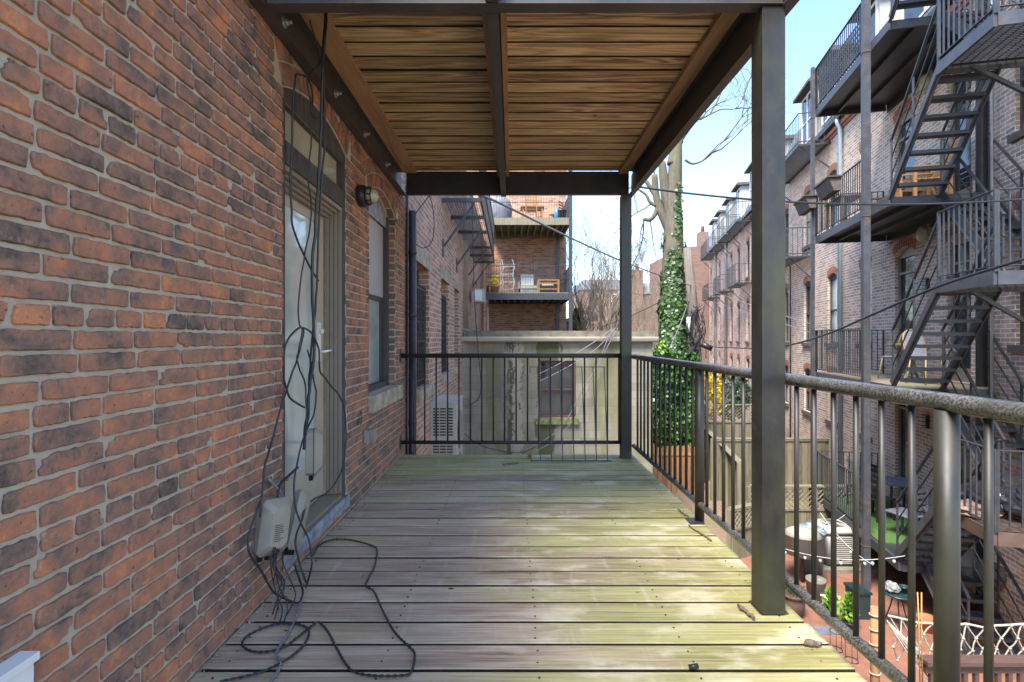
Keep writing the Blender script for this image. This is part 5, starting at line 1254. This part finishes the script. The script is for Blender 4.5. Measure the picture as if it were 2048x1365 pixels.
pot('white ribbed pot with a small twig in front of the concrete planter',yp(1646,1202)+Vector((0,0,0)),.12,.16,M['white'],plant=(12,.12,.05),pm='rusttwig')
pot('small bright thuja in a black pot, left of the two',yp(1662,1248),.10,.16,M['black'],'thujas in black pots on the patio',plant=(420,.38,.09),pm='thuja')
pot('small bright thuja in a black pot, right of the two',yp(1700,1262),.10,.16,M['black'],'thujas in black pots on the patio',plant=(420,.40,.09),pm='thuja')
c=yp(1587,1232); t=thing('urn','brown glazed urn with flowers behind the near square post','urn',c); mb=MB(); mb.lathe(c,[(.13,0),(.17,.15),(.18,.26),(.14,.32),(.19,.36),(.19,.38),(.14,.38),(.001,.34)],20); mb.build('urn_body',M['brownrail'],t)
mb=MB()
for i in range(120):
    mb.rnd=random.random(); q=c+Vector((random.gauss(0,.08),random.gauss(0,.08),.38+U(0,.12))); mb.face([q,q+Vector((.04,.01,.02)),q+Vector((.03,0,.05)),q+Vector((-.01,0,.04))])
mb.build('foliage',M['ivy2'],t)
c=yp(1640,1262); mb=MB(); mb.box((c.x-.22,c.y-.12,GZ+.021),(c.x+.22,c.y+.12,GZ+.03)); tag(mb.build('drain_cover',M['cover']),'dark grey drain cover set in the orange patio','drain cover')
c=yp(1727,1240); t=thing('storage_bench','dark green storage box by the near galvanised post','box',c); mb=MB(); mb.box((c.x-.08,c.y,c.z),(c.x+.12,c.y+.35,c.z+.42)); mb.build('body',M['green_pot'],t,bevel=.02); mb=MB(); mb.box((c.x-.1,c.y-.02,c.z+.421),(c.x+.14,c.y+.37,c.z+.46)); mb.build('lid',M['green_pot'],t,bevel=.01)
c=yp(1795,1262); c.z=GZ+.02; t=thing('cafe_table','round green cafe table with curved legs below the turf balcony','table',c); mb=MB(); mb.lathe(c,[(.001,.60),(.22,.60),(.23,.61),(.22,.625),(.001,.625)],24); mb.build('tabletop',M['green_pot'],t)
for k in range(3): a=k*2.1; mb=MB(); mb.tube(spline([c+Vector((.05*math.cos(a),.05*math.sin(a),.6)),c+Vector((.12*math.cos(a),.12*math.sin(a),.3)),c+Vector((.22*math.cos(a),.22*math.sin(a),0))],4),.01,6); mb.build('leg',M['black'],t)
pot('small teal glazed pot standing on the round cafe table',c+Vector((.09,-.02,.626)),.065,.11,M['green_pot'],name='glazed_pot')
blob('grey bundle beside the teal pot on the cafe table','bundle','bundle',c+Vector((-.09,0,.70)),.10,M['acgrey'],9,(1,1,.9),.3)
pot('terracotta pot in shadow beside the brown curtain under the balcony',yp(1855,1262),.14,.22,M['terracotta'])
for lab,px,py in (('wire plant hoop stand on the patio, upper of the two',1672,1300),('wire plant hoop stand on the patio, lower of the two',1703,1322)):
    c=yp(px,py); t=thing('plant_hoop',lab,'plant support',c,'wire plant hoops')
    for z_ in (.01,.28): mb=MB(); mb.tube([c+Vector((.085*math.cos(i*math.pi/10),.085*math.sin(i*math.pi/10),z_)) for i in range(21)],.005,5); mb.build('ring',M['black'],t)
    for k in range(3): a=k*2.1; mb=MB(); mb.tube([c+Vector((.085*math.cos(a),.085*math.sin(a),0)),c+Vector((.085*math.cos(a),.085*math.sin(a),.34))],.004,5); mb.build('rod',M['black'],t)
mb=MB(RW)
for k in range(12): mb.box((9.95+k*.07,.03,GZ),(10.01+k*.07,.05+.02*(k%2),-2.7))
tag(mb.build('curtain',M['curtain']),'brown striped curtain hanging under the turf balcony','curtain')
# rope wrapped post, rope net, neighbour's brown railing
c=at(1750,1215,6.0); t=thing('wooden_post','weathered wooden post wrapped in white rope beside the net','post',(c.x,6,GZ)); mb=MB(); mb.lathe((c.x,6,GZ),[(.05,0),(.048,1.0),(.045,c.z-GZ)],12); mb.build('shaft',M['fence_orange'],t)
for k in range(6):
    z_=c.z-.1-k*.17; mb=MB(); mb.tube([(c.x+.055*math.cos(i*math.pi/8),6+.055*math.sin(i*math.pi/8),z_+i*.0015) for i in range(17)],.010,6); mb.build('rope_turn',M['rope'],t)
mb=MB(); YN=5.6
Xa,Xb=4.15,6.3; zt=at(1900,1250,YN).z; zb_=at(1900,1322,YN).z; random.seed(14)
def top(x): f=(x-Xa)/(Xb-Xa); return zt+.10*(2*f-1)**2-(.02)
nx=15; G={}
for i in range(nx+1):
    for j in range(4):
        x=Xa+(Xb-Xa)*i/nx+U(-.02,.02)+(.5*(Xb-Xa)/nx if j%2 else 0); z_=top(x)+(zb_-top(x))*j/3+U(-.015,.015); G[i,j]=Vector((x,YN+U(-.03,.03),z_))
for (i,j),p in G.items():
    mb.lathe(p-Vector((0,0,.015)),[(.006,0),(.018,.008),(.02,.018),(.006,.03)],6)
    for k in ((0,1) if j%2 else (-1,0)):
        q=G.get((i+k,j+1))
        if q is not None: mb.tube(spline([p,p.lerp(q,.5)+Vector((U(-.01,.01),0,U(-.015,.005))),q],4),.008,5)
mb.tube([G[i,0]+Vector((0,0,.005)) for i in range(nx+1)],.013,6)
for k in range(8):
    a=Vector((Xa-.05+.02*k,YN,zt+.05-.02*k)); b=Vector((Xa+.35+.12*k,YN-.5,zb_-.35-.03*k)); mb.tube(spline([a,a.lerp(b,.5)+Vector((0,0,-.06)),b],4),.007,5)
tag(mb.build('rope_net',M['rope']),'knotted pale rope net strung above the brown wooden railing','net')
t=thing('wooden_railing',"brown stained wooden railing under the rope net, bottom right",'railing',(5.4,5.0,GZ))
YR=5.3; zt_=at(1900,1318,YR).z
mb=MB(); mb.box((4.25,YR-.07,zt_-.04),(6.6,YR+.07,zt_)); mb.build('cap_rail',M['brownrail'],t)
mb=MB(); mb.box((4.27,YR-.02,zt_-.14),(6.6,YR+.02,zt_-.041)); mb.build('sub_rail',M['brownrail'],t)
for k in range(20): x=4.32+k*.115; mb=MB(); mb.box((x,YR-.02,zt_-.95),(x+.04,YR+.02,zt_-.141)); mb.build('baluster',M['brownrail'],t)
mb=MB(); mb.box((4.27,YR-.03,zt_-1.0),(6.6,YR+.03,zt_-.951)); mb.box((4.27,YR-.03,GZ),(4.36,YR+.03,zt_-1.0)); mb.box((6.5,YR-.03,GZ),(6.59,YR+.03,zt_-1.0)); mb.build('base_beam',M['brownrail'],t)
for k,x in enumerate((1838,1843)):
    mb=MB(); mb.tube([at(x+2,1365,5.0),at(x,1260,5.05),at(x-3+3*k,1185,5.1)],.006,6); tag(mb.build('bamboo_cane',M['cane']),'thin orange bamboo cane standing in front of the rope net','cane','pair of bamboo canes')
# string lights over the patio
def lights(label,a,b,d,n):
    t=thing('string_lights',label,'string lights',Vector(a),'light strings over the patio'); P=sag(a,b,d,24); mb=MB(); mb.tube(P,.005,5); mb.build('wire',M['cushion'],t)
    for k in range(n):
        p=P[int((k+.5)*24/n)]; mb=MB(); mb.lathe(p-Vector((0,0,.09)),[(.004,0),(.022,.02),(.024,.04),(.012,.06)],8); w_=mb.build('bulb',M['glass_pale'],t); mb=MB(); mb.lathe(p-Vector((0,0,.029)),[(.012,0),(.012,.03)],8); mb.build('socket',M['black'],w_)
lights('string of small bulbs crossing low over the orange patio',at(1560,1095,8),at(1810,1112,7.6),.12,7)
lights('string of small bulbs hanging nearer the lattice fence',at(1560,1068,10),at(1690,1030,9.8),.15,5)
lights('string of small bulbs running down toward the near post of the balconies',at(1640,1025,9.5),at(1745,1130,8.0),.1,4)

# ------------------------------------------------------------------ overhead wires
OW='overhead cables'
cable('thick black overhead cable running level from the canopy beam to the right edge',sag(at(1262,372,5.6),at(2060,398,5.2),.12),.011,k=2,group=OW)
cable('pale overhead cable slanting down from the canopy beam to the utility pole',[at(945,385,5.6),at(1000,407,6.5),at(1130,471,9),at(1240,521,12),at(1325,553,15),at(1383,572,16.9)],.016,'cable_grey',group=OW)
cable('thick black cable swooping from the splice case up to the right edge',[at(1420,694,16.6),at(1500,697,13),at(1570,692,10),at(1650,670,8.2),at(1735,634,7),at(1880,572,5.8),at(2060,515,4.9)],.016,'cable',group=OW)
cable('overhead wire from the utility pole to the row, upper',[at(1385,568,16.9),at(1500,610,16.5),at(1660,660,14.5)],.010,'cable_grey',group=OW)
cable('overhead wire from the utility pole to the row, middle',[at(1385,592,16.9),at(1500,628,16.5),at(1640,672,15),at(1790,740,11.5)],.010,'cable_grey',group=OW)
cable('overhead wire from the utility pole to the left behind the far post',[at(1380,580,16.9),at(1330,600,17.5),at(1262,632,19),at(1200,655,21)],.012,'cable',group=OW)
cable('grey wire from the utility pole down behind the ivy',[at(1378,600,16.9),at(1360,650,16.7),at(1338,700,16.3)],.014,'cable_grey',group=OW)

# ------------------------------------------------------------------ utility pole
t=thing('utility_pole','leaning weathered wooden utility pole with a tangle of wires','utility pole',at(1398,960,17))
mb=MB(); mb.tube([at(1400,965,17.0),at(1392,720,17),at(1384,600,17),at(1375,496,17)],[.20,.19,.17,.14],12); mb.build('shaft',M['pole'],t)
mb=MB(); p=at(1377,650,16.75); mb.lathe(p-Vector((0,0,.25)),[(.06,0),(.06,.5)],12); mb.build('white_canister',M['white'],t)
mb=MB(); mb.tube([at(1402,688,16.7),at(1424,698,16.6)],.09,12); mb.build('splice_case',M['black'],t)
mb=MB(); mb.tube([at(1364,716,16.7),at(1382,704,16.7)],.10,12); mb.build('lower_splice',M['black'],t)
mb=MB(); random.seed(77)
for k in range(34):
    a=at(U(1380,1394),U(640,720),16.78); b=at(U(1374,1412),U(600,730),16.72); mb.tube(spline([a,a.lerp(b,.5)+Vector((U(-.25,.25),U(-.1,.1),U(-.3,.15))),b],4),.013,4)
mb.build('wire_tangle',M['cable'],t)

# ------------------------------------------------------------------ trees
def leafq(mb,q,s,nrm=None):
    mb.rnd=random.random()
    n=Vector((U(-1,1),U(-1,1),U(-.2,1))) if nrm is None else nrm+Vector((U(-1,1),U(-1,1),U(-1,1)))*.55
    n.normalize(); x=n.orthogonal().normalized(); x.rotate(Matrix.Rotation(U(0,6.28),3,n)); y=n.cross(x)
    mb.face([q-y*s*.5,q+x*s*.5-y*s*.05,q+x*s*.22+y*s*.5,q-x*s*.22+y*s*.5,q-x*s*.5-y*s*.05])
def branch(mb,p,d,L,r,depth,seg=5,curve=.25,split=3,lim=.006,up=.1):
    P=[p.copy()]; rr=[r]; dd=d.normalized(); q=p.copy()
    for i in range(seg):
        dd=(dd+Vector((U(-1,1),U(-1,1),U(-1,1)))*curve+Vector((0,0,up))).normalized(); q=q+dd*L/seg; P.append(q.copy()); rr.append(max(r*(1-.62*(i+1)/seg),lim*.6))
    mb.tube(P,rr,6 if r>.05 else 4,cap=False)
    if depth<=0: return
    for k in range(split):
        i=random.randint(2,seg); nd=(P[i]-P[i-1]).normalized(); sd_=Vector((U(-1,1),U(-1,1),U(-.5,.9))).normalized()
        branch(mb,P[i],(nd+sd_*.85),L*U(.55,.8),rr[i]*.75,depth-1,seg,curve,split,lim,up)
YT=18.0; K=lambda px,py,y=YT:at(px,py,y)
random.seed(42)
tr=thing('ivy_tree','big bare tree with its trunk wrapped in green ivy','tree',K(1345,985))
mb=MB(); trunk=[K(1347,985),K(1345,800),K(1344,640),K(1346,540),K(1347,450),K(1346,400),K(1350,350),K(1352,278)]
mb.tube(spline(trunk,4),[.50-.30*i/28*1.0 for i in range(29)],14)
mb.build('trunk',M['bark'],tr)
mb=MB()
for P,r0,r1 in (([K(1345,440),K(1334,400),K(1328,360),K(1324,325)],.24,.13),([K(1341,470),K(1322,425),K(1312,390),K(1309,350)],.16,.11),([K(1345,330),K(1350,300),K(1360,280)],.2,.14),([K(1316,400),K(1302,378),K(1292,362)],.09,.07),([K(1312,412),K(1300,405),K(1292,390),K(1278,380)],.07,.04),
   ([K(1318,400),K(1312,425),K(1300,440),K(1287,438)],.10,.06),([K(1370,320),K(1385,328),K(1405,322),K(1425,306),K(1445,285)],.05,.012),([K(1352,300),K(1370,270),K(1395,240),K(1420,228),K(1440,190)],.07,.012),([K(1400,240),K(1440,220),K(1470,218),K(1485,200)],.03,.008),([K(1350,300),K(1358,250),K(1385,210),K(1412,225)],.05,.02)):
    Q=spline(P,4); n=len(Q); mb.tube(Q,[r0+(r1-r0)*i/(n-1) for i in range(n)],8)
mb.build('limbs',M['bark'],tr)
mb=MB()
for p,d in ((K(1445,285),(1,0,1)),(K(1425,306),(1,0,.6)),(K(1405,322),(.7,0,1)),(K(1440,190),(.5,0,1)),(K(1485,200),(.4,0,1)),(K(1470,218),(1,0,.2)),(K(1420,228),(.6,0,1)),(K(1395,240),(.9,0,1)),(K(1287,438),(-.2,0,-1)),(K(1300,440),(.1,0,-1)),(K(1278,380),(-1,0,.2)),(K(1309,350),(-.3,0,1)),(K(1324,325),(.1,0,1)),(K(1292,362),(-.6,0,1)),(K(1290,437),(-.6,0,-1)),(K(1306,405),(-1,0,-.5)),(K(1360,280),(.7,0,.8))):
    branch(mb,p,Vector(d),U(1.2,2.0),.028,3,5,.28,3,.006,.0)
mb.build('twigs',M['bark'],tr)
mb=MB(); 
for i in range(15000):
    f=random.random(); py=900-f*430; 
    if py<560 and random.random()<.5: continue
    c_=K(1346,py); rad=(.38+.06*noise.noise(Vector((py*.03,1,0)))) *(1 if py>600 else .85); a=U(0,6.28)
    if py<540 and noise.noise(Vector((a*1.2,py*.02,5)))<-.1+(540-py)*.0035: continue
    if py>700: rad+=.18*(py-700)/100
    n=Vector((math.cos(a),math.sin(a),.3)); leafq(mb,c_+Vector((math.cos(a),math.sin(a),0))*(rad+U(-.05,.13)),U(.07,.14),n)
for i in range(160):
    py=U(370,560); a=-math.pi/2+random.gauss(.35,.25); c_=K(1347,py); leafq(mb,c_+Vector((math.cos(a),math.sin(a),0))*.34,U(.08,.13),Vector((math.cos(a),math.sin(a),.3)))
mb.build('ivy',M['ivy'],tr)
# ivy thicket on the fence
mb=MB(); 
for i in range(9000):
    x=random.gauss(0,1); p=K(1342,800,16.8)+Vector((U(-.95,.85),U(-.45,.35),U(-1.9,1.6)))
    e=((p.x-K(1342,800,16.8).x)/1.0)**2+((p.z-K(1342,800,16.8).z)/1.95)**2
    if e>1+.35*noise.noise(p*1.6) or noise.noise(p*2.3)<-.28: continue
    leafq(mb,p,U(.08,.15))
tag(mb.build('ivy_bush',M['ivy2']),'bright green ivy thicket tumbling over the orange cedar fence','bush')
def bush(label,name,cat,c,rx,rz,n,s,mat,ry=None):
    t=thing(name,label,cat,(c.x,c.y,c.z-rz)); mb=MB()
    for k in range(9): branch(mb,Vector((c.x+U(-.1,.1),c.y,c.z-rz)),Vector((U(-.7,.7),U(-.7,.7),1)),rz*1.6,.02,1,5,.15,2)
    mb.build('stems',M['bark_grey'],t); mb=MB()
    for i in range(n):
        d=Vector((random.gauss(0,1),random.gauss(0,1),random.gauss(0,1))).normalized()*random.random()**.4; p=c+Vector((d.x*rx,d.y*(ry or rx),d.z*rz))
        if noise.noise(p*1.9)<-.08: continue
        leafq(mb,p,U(s*.6,s*1.2))
    mb.build('foliage',M[mat],t)
bush('yellow flowering bush behind the lattice fence','forsythia','shrub',K(1424,785,21),.62,1.15,2600,.09,'forsythia')
bush('dark grey green evergreen bush right of the yellow one','evergreen_shrub','shrub',K(1461,790,22),.85,1.1,4500,.10,'evergreen')
bush('pale green bush on the block building corner below the ivy','small_shrub','shrub',K(1318,705,17.0),.5,.5,500,.09,'thuja')
bush('green ivy clump beside the far low garage','ivy_clump','shrub',K(1153,635,27),.35,.9,1500,.11,'ivy2')
# bare trees
def bare(label,base,h,r,depth,dirs,mat='bark_grey',seed=1,L=None,group=None):
    random.seed(seed); t=thing('bare_tree',label,'tree',base,group); mb=MB(); top_=base+Vector((U(-.3,.3),0,h*.35)); mb.tube(spline([base,base.lerp(top_,.5)+Vector((.1,0,0)),top_],4),[r]*5+[r*.9]*4,9); mb.build('trunk',M[mat],t); mb=MB()
    for k in range(dirs): a=k*6.28/dirs+U(-.3,.3); branch(mb,base.lerp(top_,U(.6,1)),Vector((math.cos(a)*.75,math.sin(a)*.4,1.0)),L or h*.42,r*.5,depth,7,.17,3,.008,.12)
    mb.build('crown',M[mat],t)
bare('many branched bare tree right of the far stacked decks',Vector(((1195-1024)*27/F,27,GZ)),9.5,.24,5,7,seed=5)
bare('twiggy bare tree in front of the dark brick house',Vector(((1222-1024)*34/F,34,GZ)),8.0,.18,5,6,seed=9)
bare('leafless tree just left of the ivy trunk, reddish twigs',Vector(((1292-1024)*36/F,36,GZ)),7.0,.16,5,6,seed=12)
bare('small leafless tree between the pole and the pink houses',Vector(((1408-1024)*33/F,33,GZ)),5.5,.12,4,5,seed=15)
# creeper and twigs at the pole base, bamboo like sticks
mb=MB(); mb.tube([(-.5,0,0),(.5,0,0)],.01,4)
